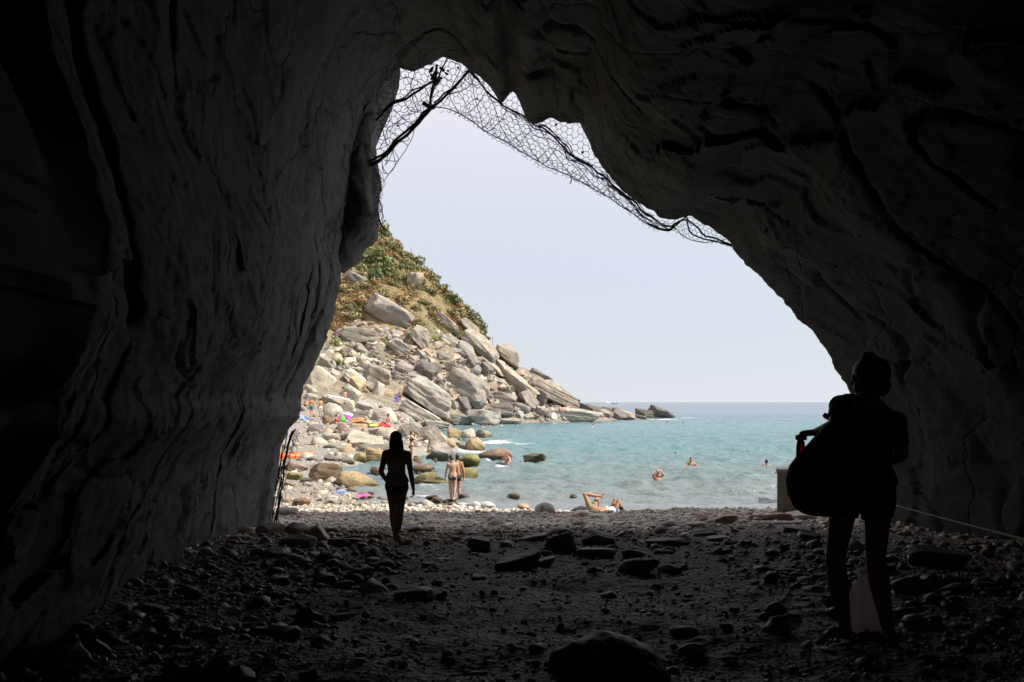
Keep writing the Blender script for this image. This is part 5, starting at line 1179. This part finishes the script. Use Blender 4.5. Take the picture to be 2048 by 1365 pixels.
lying('sunbather in denim shorts and white top lying with both knees bent', dict(pelvis=G0(1227, 1025, .05), neck=G0(1208, 1030, -.28), head=G0(1201, 1031, -.44), hd=(-.1, .2, .97), hu=(-.5, -.85, .1),
      hipL=G0(1223, 1024, .14), hipR=G0(1230, 1026, -.02), kneeL=G0(1230, 1005, .22), ankL=G0(1243, 1024, .36), toeL=G0(1250, 1027, .44), kneeR=G0(1237, 1006, .06), ankR=G0(1245, 1026, .16), toeR=G0(1253, 1028, .24),
      shL=G0(1204, 1027, -.2), shR=G0(1211, 1032, -.34), elL=G0(1212, 1026, .05), wrL=G0(1222, 1021, .08), elR=G0(1218, 1033, -.25), wrR=G0(1226, 1032, -.1), hdirL=(.3, .5, .3), hnL=(0, 0, -1), hdirR=(.5, .4, .1), hnR=(0, 0, -1)), 1.6,
      skin='tan', sex='f', hair=('short', 'dark'), clothes=[('denim_shorts', [('torso', -.5, .24), ('thighL', -.4, .32), ('thighR', -.4, .32)], jeans, .012), ('white_top', [('torso', .2, .85)], white, .012), ('boot', [('footL', -1, 2), ('footR', -1, 2), ('shinL', .62, 2), ('shinR', .62, 2)], black, .012)], voxel=.0085)
m = MB(); m2 = [(P(1146+q*44, 1027-9*math.sin(.35+q*2.2), 27.4)-o0*0, X*.02, Z*.01) for q in (0, .5, 1)]
bagp = P(1166, 1022, 27.3); m = MB(); loft(m, [(np.array([x_, 0, .02+.10*math.sin(min(3.1, .5+(x_+.35)*3.2))]), Y_*w_, Z*h_) for x_, w_, h_ in [(-.36, .03, .02), (-.3, .1, .06), (-.1, .14, .09), (.12, .14, .1), (.3, .1, .08), (.38, .03, .03)]], 20); V, Q = remesh(m, .012, 2)
sb = build('beach_bag', V+.01*fbm(V*7, 3)[:, None], Q, darkc); sb.location = bagp-np.array([0, 0, .08]); tag(sb, 'dark soft bag slumped on a rock behind the sunbather knees', 'bag')
m = MB(); m.tube(spline([(-.2, 0, .1), (-.05, -.02, .24), (.1, 0, .12)], 12), .01, 6); m.done('handle', darkc, sb)
# -- people further off on the beach and rocks
SIT = dict(pelvis=(0, 0, .07), neck=(0, -.03, .37), head=(0, .0, .465), hip=(.052, .01, .06), knee=(.075, .20, .20), ank=(.07, .33, .05), toe=(.075, .42, .03), sh=(.1, -.03, .345), el=(.16, .03, .21), wr=(.12, .15, .16), hdir=(-.3, .9, .1), hn=(0, 0, -1))
LIE = dict(pelvis=(0, 0, .06), neck=(0, -.3, .065), head=(0, -.395, .07), hd=(0, .05, 1), hu=(0, -1, .05), hip=(.052, .015, .055), knee=(.06, .245, .07), ank=(.065, .47, .035), toe=(.08, .49, .11), sh=(.1, -.27, .055), el=(.15, -.13, .04), wr=(.14, .0, .03), hdir=(0, 1, 0), hn=(0, 0, -1))
def beachgoer(label, px, py, D, rz, H, pose, skin, sex, hair, cl, group='people on the far rocks', up=0.0, vox=.018):
    c = P(px, py, D); return person(label, (c[0], c[1], c[2]+up), R(rz), H, pose, skin, sex, hair, cl, voxel=vox, group=group)
beachgoer('person with bare torso sitting in the little pool with bent legs', 697, 908, 59, 60, 1.7, SIT, 'red', 'm', ('short', 'brown'), [('swim_shorts', SHORTS, cloth((.35, .1, .06), 'rust_cotton'), .012)])
beachgoer('person sitting upright on the red towel on the light boulder', 776, 853, 62, 100, 1.65, SIT, 'tan', 'f', ('short', 'dark'), [('bikini_top', [('torso', .55, .72)], redc, .008), ('bikini_bottom', BRIEF, redc, .008)])
beachgoer('reddish person sitting on the broad smooth rock at left', 1120, 823, 137, 200, 1.75, SIT, 'red', 'm', ('short', 'dark'), [('swim_shorts', SHORTS, redc, .015)])
beachgoer('pale person with a cap sitting on the broad smooth rock at right', 1133, 825, 135, 195, 1.75, SIT, 'fair', 'm', ('short', 'grey'), [('swim_shorts', SHORTS, darkc, .015), ('shirt', [('torso', .1, .9)], white, .015)])
beachgoer('person standing with legs apart beside the purple towel', 800, 806, 118, 170, 1.7, dict(ankR=(.1, 0, .04), kneeR=(.08, .01, .285), elR=(.2, 0, .68), wrR=(.26, 0, .56), hdirR=(.4, 0, -1), hnR=(0, -1, 0)), 'tan', 'm', ('short', 'dark'), [('swim_shorts', SHORTS, darkc, .012)])
beachgoer('sunbather lying on the white towel on the log shaped stone', 668, 795, 105, 100, 1.7, LIE, 'tan', 'f', ('short', 'dark'), [('bikini_bottom', BRIEF, white, .01)])
beachgoer('sunbather sitting on the right end of the white towel', 690, 796, 104, 20, 1.65, SIT, 'red', 'f', ('short', 'dark'), [('bikini_top', [('torso', .55, .72)], white, .01)])
beachgoer('person standing in turquoise trunks near the cave wall edge', 623, 832, 86, 0, 1.75, {}, 'red', 'm', ('short', 'blond'), [('swim_shorts', [('torso', -.4, .2), ('thighL', -.4, .8), ('thighR', -.4, .8)], cloth((.05, .25, .3), 'teal_cotton'), .015)])
beachgoer('person standing in white shorts right of the turquoise trunks', 641, 834, 84, 30, 1.75, {}, 'tan', 'm', ('short', 'brown'), [('swim_shorts', [('torso', -.4, .2), ('thighL', -.4, .75), ('thighR', -.4, .75)], white, .015)])
beachgoer('person in dark shorts sitting among stones beside the cave wall', 611, 813, 98, 120, 1.7, SIT, 'tan', 'm', ('short', 'dark'), [('swim_shorts', SHORTS, darkc, .015)])
beachgoer('person crouching in the shade of the umbrella', 672, 851, 74, 70, 1.65, SIT, 'dark', 'f', ('short', 'dark'), [('bikini_top', [('torso', .55, .72)], darkc, .01)])
beachgoer('person lying on the orange towel right of the umbrella', 716, 842, 78, 75, 1.7, LIE, 'red', 'm', ('short', 'brown'), [('swim_shorts', SHORTS, cloth((.5, .12, .05), 'orange_cotton'), .012)])
# ------------------------------------------------------------------ things on the beach
def towel(label, px, py, D, w, d, mat, rz=0, name='towel', cat='towel', tiltx=0.0, tilty=0.0, lift=.05, fold=.05):
    n = 16; u, v = np.meshgrid(np.linspace(-1, 1, n), np.linspace(-1, 1, n)); z = fold*fbm(np.stack([u.ravel()*1.7+px, v.ravel()*1.7+py, 0*u.ravel()], -1), 3)
    V = np.stack([u.ravel()*w/2*(1+.04*np.sin(v.ravel()*5+px)), v.ravel()*d/2*(1+.05*np.sin(u.ravel()*4)), z], -1); o = build(name, V, grid_faces(n, n), mat); o.location = P(px, py, D)+np.array([0, 0, lift]); o.rotation_euler = (tiltx, tilty, rz)
    s = o.modifiers.new('t', 'SOLIDIFY'); s.thickness = .02; return tag(o, label, cat)
towel('white towel spread over the log shaped stone', 678, 796, 104.5, 2.6, 1.2, white, .3, tiltx=.18, tilty=.2)
towel('red towel on the light boulder behind the walking woman', 769, 853, 61.5, .8, .5, redc, .2, tiltx=.35, tilty=.1, fold=.12)
towel('yellow mat on the light boulder left of the red towel', 752, 852, 62.5, .9, .4, yellow, .1, 'beach_mat', 'mat', tiltx=.3)
towel('pink towel lying on the pale berm beside the walking woman', 727, 998, 29.3, .42, .3, pinkc, .1, tiltx=.15, fold=.03, lift=.12)
towel('blue cloth crumpled in the berm left of the pink towel', 682, 989, 30.4, .3, .22, bluec, .4, tiltx=.3, fold=.06, lift=.1)
towel('blue towel lying on pale stones by the cave wall', 611, 838, 84, 1.0, .7, bluec, .3, tiltx=.5, tilty=.5, fold=.1)
towel('orange towel right of the umbrella', 716, 843, 77.5, 1.2, .5, cloth((.6, .2, .08), 'orange_towelling'), .1, tiltx=.3)
hang = towel('purple towel held up beside the standing person', 793, 797, 118.3, .55, 1.1, purple, 0, tiltx=1.45, fold=.08)
# beach umbrella: coloured gores on a tilted pole, seen half from the side
uc = P(688, 838, 80); ur = empty('beach_umbrella', uc); ur.rotation_euler = (R(24), R(-14), 0); tag(ur, 'beach umbrella with green, purple and white panels among the boulders', 'umbrella')
m = MB(); m.tube([(0, 0, -.85), (0, 0, .56)], .02, 8); m.done('pole', M['pale_concrete'], ur)
uc_ = [cloth((.18, .55, .12), 'green_panel'), cloth((.42, .08, .4), 'purple_panel'), white, cloth((.25, .35, .7), 'blue_panel'), cloth((.72, .6, .3), 'yellow_panel'), cloth((.42, .08, .4), 'purple_panel'), white, cloth((.5, .1, .3), 'magenta_panel')]
for k in range(8):
    a0, a1 = (k-2.5)*math.pi/4, (k-1.5)*math.pi/4; V = []
    for i in range(7):
        r_u = .86*i/6
        for q in range(4): a = a0+(a1-a0)*q/3; sag = .05*math.sin(q/3*math.pi)*i/6; V.append((r_u*math.cos(a), r_u*math.sin(a), .52-.36*(i/6)**1.5-sag*.3))
    e = build('panel', V, grid_faces(7, 4), uc_[k], ur); s = e.modifiers.new('t', 'SOLIDIFY'); s.thickness = .008
    m = MB(); m.tube([(.86*math.cos(a0)*t, .86*math.sin(a0)*t, .515-.36*t**1.5) for t in np.linspace(.02, 1, 6)], .008, 5); m.done('rib', M['cable'], ur)
# orange pipe running out of the wall onto the stones
pp_ = spline([P(520, 915, 50), P(560, 915, 50), P(596, 914, 50.5), P(622, 910, 51)], 20); ra = np.interp(np.linspace(0, 1, 20), [0, .8, 1], [.25, .24, .27])
m = MB(); V, Q, T = tube(pp_, ra, 20); m.add(V, Q); op = m.done('drain_pipe', M['orange']); tag(op, 'orange plastic pipe lying on the stones beyond the hanging wires', 'pipe')
m = MB(); V, Q, T = tube(pp_[2:]+np.array([.002, 0, 0]), ra[2:]*.9, 20); m.add(V, Q[:, ::-1]); m.done('inner_wall', M['dark_rubber'], op)
m = MB(); d = unit(pp_[12]-pp_[11]); m.tube([pp_[11], pp_[11]+d*.1], ra[11]*1.06, 20); m.done('joint_ring', M['orange'], op)
# concrete pillar and rope
pc = P(1583, 1030, 24.0); pz = float(zground(np.array([pc[0]]), np.array([24.0]))[0]); top = P(1583, 940, 24.0)[2]
pil = empty('concrete_pillar', (pc[0], 24.0, pz)); pil.rotation_euler = (0, 0, R(-16)); tag(pil, 'square concrete pillar standing at the water edge behind the backpack', 'pillar')
def rbox(name, c, d, mat, par, bev=.02):
    m = MB(); m.box(c, d); o = m.done(name, mat, par, smooth_=False); b = o.modifiers.new('b', 'BEVEL'); b.width = bev; b.segments = 2; return o
rbox('shaft', (0, 0, (top-pz)/2-.2), (.74, .74, top-pz+.32), M['concrete'], pil); rbox('cap', (0, 0, top-pz+.0), (.80, .80, .085), M['pale_concrete'], pil)
rp = [np.array([pc[0], 23.6, top+.06])]; e1 = P(2210, 1121, 4.0); rp = [rp[0]+(e1-rp[0])*t-np.array([0, 0, .10*math.sin(math.pi*t)]) for t in np.linspace(0, 1, 40)]
m = MB(); m.tube(rp, .0075, 6); o = m.done('hand_rope', M['rope']); tag(o, 'pale rope strung as a handrail along the right cave wall', 'rope')
m = MB(); V, Q, T = tube([np.array([math.cos(a)*.43, math.sin(a)*.43, top-pz-.1]) for a in np.linspace(0, 2*math.pi, 25)], .012, 6); m.add(V, Q); m.done('rope_loop', M['rope'], pil)
# boats on the horizon
for px, py, D, lab in [(1213, 806, 2600, 'small white motor boat left one of two on the horizon'), (1229, 808.5, 1400, 'dark hulled small boat right one of two near the horizon')]:
    b = empty('motor_boat', (P(px, py, D)[0], D, 0), R(15)); tag(b, lab, 'boat', 'boats far out at sea'); k = 1.0 if D > 2000 else .45
    m = MB(); loft(m, [(np.array([x_*k, 0, 1.0*k]), Y_*w_*k, Z*h_*k) for x_, w_, h_ in [(-9, .5, .4), (-8.5, 2.2, 1.3), (-3, 2.5, 1.4), (4, 2.2, 1.5), (8, 1.0, 1.6), (10, .2, 1.5)]], 16); m.done('hull', white if k == 1 else darkc, b)
    m = MB(); m.box((-2*k, 0, 3.1*k), (7*k, 3.4*k, 2.0*k)); m.done('cabin', white, b)

# ------------------------------------------------------------------ rockfall net across the top of the mouth
ND = 20.95
net = empty('wire_net', tuple(P(1000, 240, ND))); tag(net, 'torn rockfall net of hexagonal wire and cables hanging under the cave arch', 'net')
NB = np.array(net.location)
def NP(px, py, dd=0.0): return P(px, py, ND+dd)-NB
def inside(poly, q):
    p = np.array(poly, float); x, y = q[:, 0], q[:, 1]; ins = np.zeros(len(q), bool); j = len(p)-1
    for i in range(len(p)):
        c = ((p[i][1] > y) != (p[j][1] > y)) & (x < (p[j][0]-p[i][0])*(y-p[i][1])/(p[j][1]-p[i][1]+1e-9)+p[i][0]); ins ^= c; j = i
    return ins
def hex_net(name, poly, size, rad, rot, dd, seed, squash=1.0, warp=5.0, drop=.03, label=None):
    """hexagonal netting: every wire a thin bent bar"""
    r = np.random.default_rng(seed); p = np.array(poly, float); lo, hi = p.min(0)-40, p.max(0)+40; E = []
    c0 = (lo+hi)/2; ca, sa = math.cos(rot), math.sin(rot); nx = int((hi-lo).max()*1.1/size)+2; w, h = size*math.sqrt(3), size*1.5
    for a in range(-nx, nx+1):
        for b in range(-nx, nx+1):
            cx, cy = a*w+(b % 2)*w/2, b*h
            for k in (0, 1, 2):
                t0, t1 = math.pi/6+k*math.pi/3, math.pi/6+(k+1)*math.pi/3
                E.append([cx+size*math.cos(t0), (cy+size*math.sin(t0))*squash, cx+size*math.cos(t1), (cy+size*math.sin(t1))*squash])
    E = np.array(E).reshape(-1, 2); E = np.stack([E[:, 0]*ca-E[:, 1]*sa, E[:, 0]*sa+E[:, 1]*ca], -1)+c0
    q = np.stack([E[:, 0]*.02, E[:, 1]*.02, np.full(len(E), seed*3.7)], -1)
    E = E+warp*np.stack([perlin(q), perlin(q+40)], -1)+1.2*np.stack([perlin(q*5), perlin(q*5+30)], -1)
    dep = dd+.25*perlin(q*.7+9)
    E2 = E.reshape(-1, 2, 2); m = inside(poly, E2.mean(1)) & (r.uniform(0, 1, len(E2)) > drop)
    A3 = np.stack([(E[:, 0]-CX)/F*ND, ND+dep, CAMZ-(E[:, 1]-HZ)/F*ND], -1).reshape(-1, 2, 3)[m]-NB
    a, b = A3[:, 0], A3[:, 1]; d = b-a; d /= np.linalg.norm(d, axis=1)[:, None]+1e-9; rad = rad*1.35; u = np.cross(d, [0, 1.0, 0]); u /= np.linalg.norm(u, axis=1)[:, None]+1e-9; v = np.cross(d, u)
    off = [(math.cos(t), math.sin(t)) for t in (0, 2.094, 4.189)]
    V = np.stack([x+rad*(c*u+s*v) for x in (a, b) for c, s in off], 1).reshape(-1, 3)
    k = np.arange(len(a))[:, None]*6; Q = np.concatenate([k+np.array([[0, 1, 4, 3]]), k+np.array([[1, 2, 5, 4]]), k+np.array([[2, 0, 3, 5]])])
    o = build(name, V, Q, M['wire'], net, kind='stuff'); return o
LOWER = [(868, 214), (900, 220), (940, 240), (980, 268), (1030, 296), (1080, 326), (1140, 353), (1200, 386), (1250, 416), (1300, 452), (1338, 461)]
UPPER = [(868, 214), (905, 180), (938, 142), (970, 180), (1005, 210), (1050, 238), (1085, 256), (1130, 298), (1180, 333), (1222, 366), (1270, 408), (1312, 440), (1345, 452)]
hex_net('netting', [(750, 205), (800, 130), (875, 112), (905, 118), (935, 140), (905, 180), (868, 212), (815, 268), (757, 320)], 7.8, .0055, .2, .0, 1)
hex_net('netting', LOWER+UPPER[::-1], 6.9, .005, .35, .05, 2, warp=7)
hex_net('netting', LOWER+[(1300, 436), (1250, 398), (1200, 366), (1140, 332), (1080, 300), (1030, 270), (980, 240), (920, 214)], 6.3, .0045, .62, .25, 3, warp=8, squash=.8)
hex_net('netting', [(938, 142), (960, 140), (1000, 185), (1028, 172), (1052, 225), (1075, 240), (1105, 228), (1160, 240), (1180, 275), (1232, 362), (1222, 366), (1130, 298), (1050, 238), (1005, 210)], 7.4, .005, .5, .12, 4, warp=3)
hex_net('netting', [(1300, 440), (1345, 436), (1390, 432), (1465, 480), (1472, 496), (1420, 484), (1370, 474), (1336, 460)], 5.6, .0045, .4, .08, 5, warp=7, squash=.8)
hex_net('netting', [(748, 330), (766, 350), (768, 400), (760, 460), (752, 440), (748, 380)], 4.6, .0055, 1.2, -.25, 6, warp=9, squash=.7)
hex_net('netting', [(800, 130), (780, 180), (757, 232), (750, 215), (770, 160)], 5.0, .004, .9, .15, 7, warp=4, squash=.6)
def cable(pts, r, dd=0.0, jit=0.0, n=None, name='cable'):
    p = np.array([NP(x, y, dd) for x, y in pts]); n = n or max(10, 5*len(pts)); s = spline(p, n)
    if jit: s = s+jit*np.stack([perlin(s*3+7), .5*perlin(s*3+17), perlin(s*3+27)], -1)
    m = MB(); m.tube(s, r, 6); return m.done(name, M['cable'], net)
cable([(690, 352), (720, 342), (757, 320), (800, 281), (845, 240), (868, 214)], [.036]*26+[.03]*4, -.1, .05, 30)
cable([(696, 356), (740, 338), (772, 306), (815, 266), (852, 232), (868, 214)], .02, -.06, .07, 30)
cable([(704, 344), (750, 322), (790, 288), (832, 250), (866, 216)], .014, -.02, .09, 30)
cable([(700, 346), (757, 312), (806, 268), (850, 228), (868, 212)], .03, -.14, .06, 30)
cable([(868, 214), (905, 178), (930, 150), (940, 140)], .03, -.1, .03)
cable([(866, 208), (900, 176), (936, 146)], .022, -.16, .06)
cable([(752, 242), (785, 212), (822, 190), (850, 172), (872, 160)], .028, .05, .05)
cable([(754, 232), (790, 205), (828, 180), (862, 165)], .018, .02, .07)
cable([(872, 128), (868, 158), (864, 190), (862, 215)], .03, -.05, .05)
cable([(895, 118), (880, 146), (870, 175), (858, 215)], .018, -.08, .05)
cable(UPPER[2:]+[(1376, 440), (1402, 464), (1440, 482), (1470, 494)], .021, -.06, .06, 60)
cable([(940, 146), (975, 186), (1010, 216), (1052, 245), (1090, 266), (1134, 308), (1184, 342), (1226, 376), (1268, 414), (1308, 444)], .013, -.1, .11, 60)
cable([(1075, 246), (1100, 262), (1124, 286), (1150, 310), (1182, 334)], .016, -.05, .07, 24)
cable(LOWER, .012, .02, .03, 50)
cable([(1338, 461), (1356, 450), (1372, 434), (1376, 446), (1384, 470), (1420, 480), (1466, 494)], .018, -.06, .03, 30)
cable([(1350, 456), (1372, 476), (1398, 484), (1424, 484), (1452, 480)], .009, -.06, .02, 24)
cable([(1296, 448), (1318, 458), (1338, 460), (1352, 448)], .03, -.06, .05, 16)
rr3 = random.Random(5)
# ring cables: crossing loops hung along the net
up = spline(UPPER, 60); low = spline(LOWER+[(1345, 458)], 60)
for k in range(9):
    i = 4+k*6; a, b, c = up[min(59, i)], low[min(59, i+5)], up[min(59, i+11)]; cable([a, (a+b)/2+[-3, 4], b, (b+c)/2+[6, 2], c], .0085, .0, .03, 18, 'ring_wire')
    a, b, c = low[min(59, i-2)], (up[min(59, i+3)]+low[min(59, i+3)])/2, low[min(59, i+8)]; cable([a, b+[0, -8], c], .007, .03, .04, 14, 'ring_wire')
for pts in [[(757, 242), (790, 270), (815, 292)], [(775, 205), (800, 232), (826, 250)], [(810, 150), (835, 200), (845, 236)], [(790, 165), (815, 155), (845, 170), (860, 195)], [(765, 255), (775, 300), (772, 330)], [(830, 142), (822, 180), (836, 225)], [(845, 135), (880, 150), (905, 165)], [(900, 122), (920, 135), (905, 172)],
            [(832, 240), (826, 270), (812, 298), (795, 325), (768, 362)], [(806, 268), (818, 278), (800, 285), (795, 282)], [(786, 298), (797, 322), (766, 320)], [(770, 332), (778, 320), (786, 300)], [(764, 330), (776, 348), (790, 330), (785, 302)], [(800, 192), (820, 220), (842, 222)], [(762, 316), (768, 345), (775, 345)]]:
    cable(pts, .0085, -.05, .02, 16, 'ring_wire')
for k in range(40):      # loose wires tangled along the upper edge
    i = rr3.randrange(4, 50); a = up[i]+[rr3.uniform(-8, 8), rr3.uniform(-10, 6)]; b = up[min(59, i+rr3.randrange(3, 9))]+[rr3.uniform(-8, 8), rr3.uniform(-8, 10)]; cable([a, (a+b)/2+[rr3.uniform(-9, 9), rr3.uniform(-4, 14)], b], rr3.uniform(.005, .011), rr3.uniform(-.15, .2), .07, 14, 'loose_wire')
for k in range(22):
    a = np.array([rr3.uniform(750, 860), 0]); a[1] = 330-1.08*(a[0]-752)+rr3.uniform(-60, 0); b = a+[rr3.uniform(10, 45), rr3.uniform(-50, 10)]; cable([a, (a+b)/2+[rr3.uniform(-6, 10), rr3.uniform(-4, 12)], b], rr3.uniform(.004, .008), rr3.uniform(-.1, .2), .05, 12, 'loose_wire')
# torn wire ends
for k in range(26):
    t = rr3.uniform(.15, 1); b = low[int(t*59)]; e = b+[rr3.uniform(-5, 5), rr3.uniform(2, 9)]; cable([b, (b+e)/2+[rr3.uniform(-3, 3), 0], e], .0045, rr3.uniform(-.1, .2), 0, 6, 'wire_end')
cable([(1140, 352), (1143, 360), (1140, 368)], .012, 0, 0, 6, 'wire_end')
for k in range(16):
    a = np.array([rr3.uniform(748, 758), rr3.uniform(325, 430)]); cable([a, a+[rr3.uniform(2, 14), rr3.uniform(10, 25)], a+[rr3.uniform(-2, 10), rr3.uniform(30, 55)]], .006, -.3, .03, 10, 'wire_end')
cable([(758, 440), (764, 452), (771, 461)], .02, -.2, 0, 6, 'wire_end')
# steel bracket where the cables meet
m = MB(); a, b, c = NP(846, 206, -.15), NP(863, 217, -.15), NP(870, 213, -.15)
m.tube([a, b], .05, 4); m.tube([b, c], .05, 4); m.done('bracket', M['cable'], net)
for k, (x, y) in enumerate([(1008, 238), (988, 268), (1092, 268), (954, 198), (826, 249), (796, 252), (862, 150), (896, 142), (916, 136), (880, 156), (1112, 250), (1165, 305)]):
    V, T = ICO[1]; build('wire_clip', V*np.array([.032, .03, .03])*rr3.uniform(.6, 1.2)+NP(x, y, -.05), T, M['cable'], net)
# clumps of leaf litter and stones caught in the net
for k, (x, y, s) in enumerate([(868, 152, .09), (884, 139, .06), (873, 166, .07), (893, 148, .04), (880, 156, .05), (862, 140, .06)]):
    V, T = rock_shape(2, 70+k, 14, 'block'); o = build('caught_stone', V*np.array([s*1.5, s*.7, s*.6]), T, M['rock']); o.location = NP(x, y, .02)+NB; o.rotation_euler = (0, rnd.uniform(-1, 1), 0); o.color = (.1, .09, .08, 1); tag(o, ['largest dark clump caught on the vertical cable of the net', 'dark clump caught just under the arch top', 'dark clump caught lowest on the vertical net cable', 'tiny dark clump right of the vertical net cable', 'dark flake caught between the vertical cable and the arch', 'dark clump caught left of the vertical net cable top'][k], 'stone', 'stones caught in the net')

# ------------------------------------------------------------------ tangle of wires and twigs hanging at the foot of the left wall
tw = empty('hanging_wires', tuple(P(560, 950, 19.6))); TB = np.array(tw.location); tag(tw, 'tangle of dark wires and twigs hanging down the left edge of the cave mouth', 'wires')
r4 = random.Random(9)
def strand(pts, r, nm='strand'):
    p = np.array([P(x, y, 19.6+r4.uniform(-.15, .15))-TB for x, y in pts]); s = spline(p, 6*len(pts)); s = s+.02*np.stack([perlin(s*4+1), perlin(s*4+11), perlin(s*4+21)], -1); m = MB(); m.tube(s, r, 5); m.done(nm, M['stem'] if nm == 'twig' else M['wire'], tw)
for pts, r in [([(592, 858), (577, 890), (570, 930), (563, 980), (556, 1015), (549, 1048)], .016), ([(584, 862), (574, 900), (563, 945), (558, 990), (553, 1040)], .014), ([(576, 866), (566, 905), (558, 950), (549, 995), (545, 1030)], .012), ([(588, 860), (572, 900), (568, 950), (552, 1000), (546, 1034)], .011), ([(580, 870), (570, 925), (566, 960), (560, 1000), (554, 1044)], .012), ([(566, 890), (560, 930), (553, 965), (548, 1000)], .010)]: strand(pts, r)
for k in range(46):
    t = r4.uniform(0, 1); x = 586-40*t+r4.uniform(-8, 8); y = 862+165*t; s = 1-.3*t
    strand([(x, y), (x+r4.uniform(-7, 9)*s, y+r4.uniform(6, 16)), (x+r4.uniform(-9, 13)*s, y+r4.uniform(14, 34))], r4.uniform(.004, .007), 'twig')
for pts in [[(572, 905), (584, 890), (590, 870), (598, 856)], [(570, 920), (582, 905), (585, 885), (580, 872)], [(575, 915), (586, 895), (596, 868)], [(563, 975), (572, 985), (568, 998), (560, 994)], [(566, 940), (576, 930), (580, 915)]]: strand(pts, .006, 'twig')
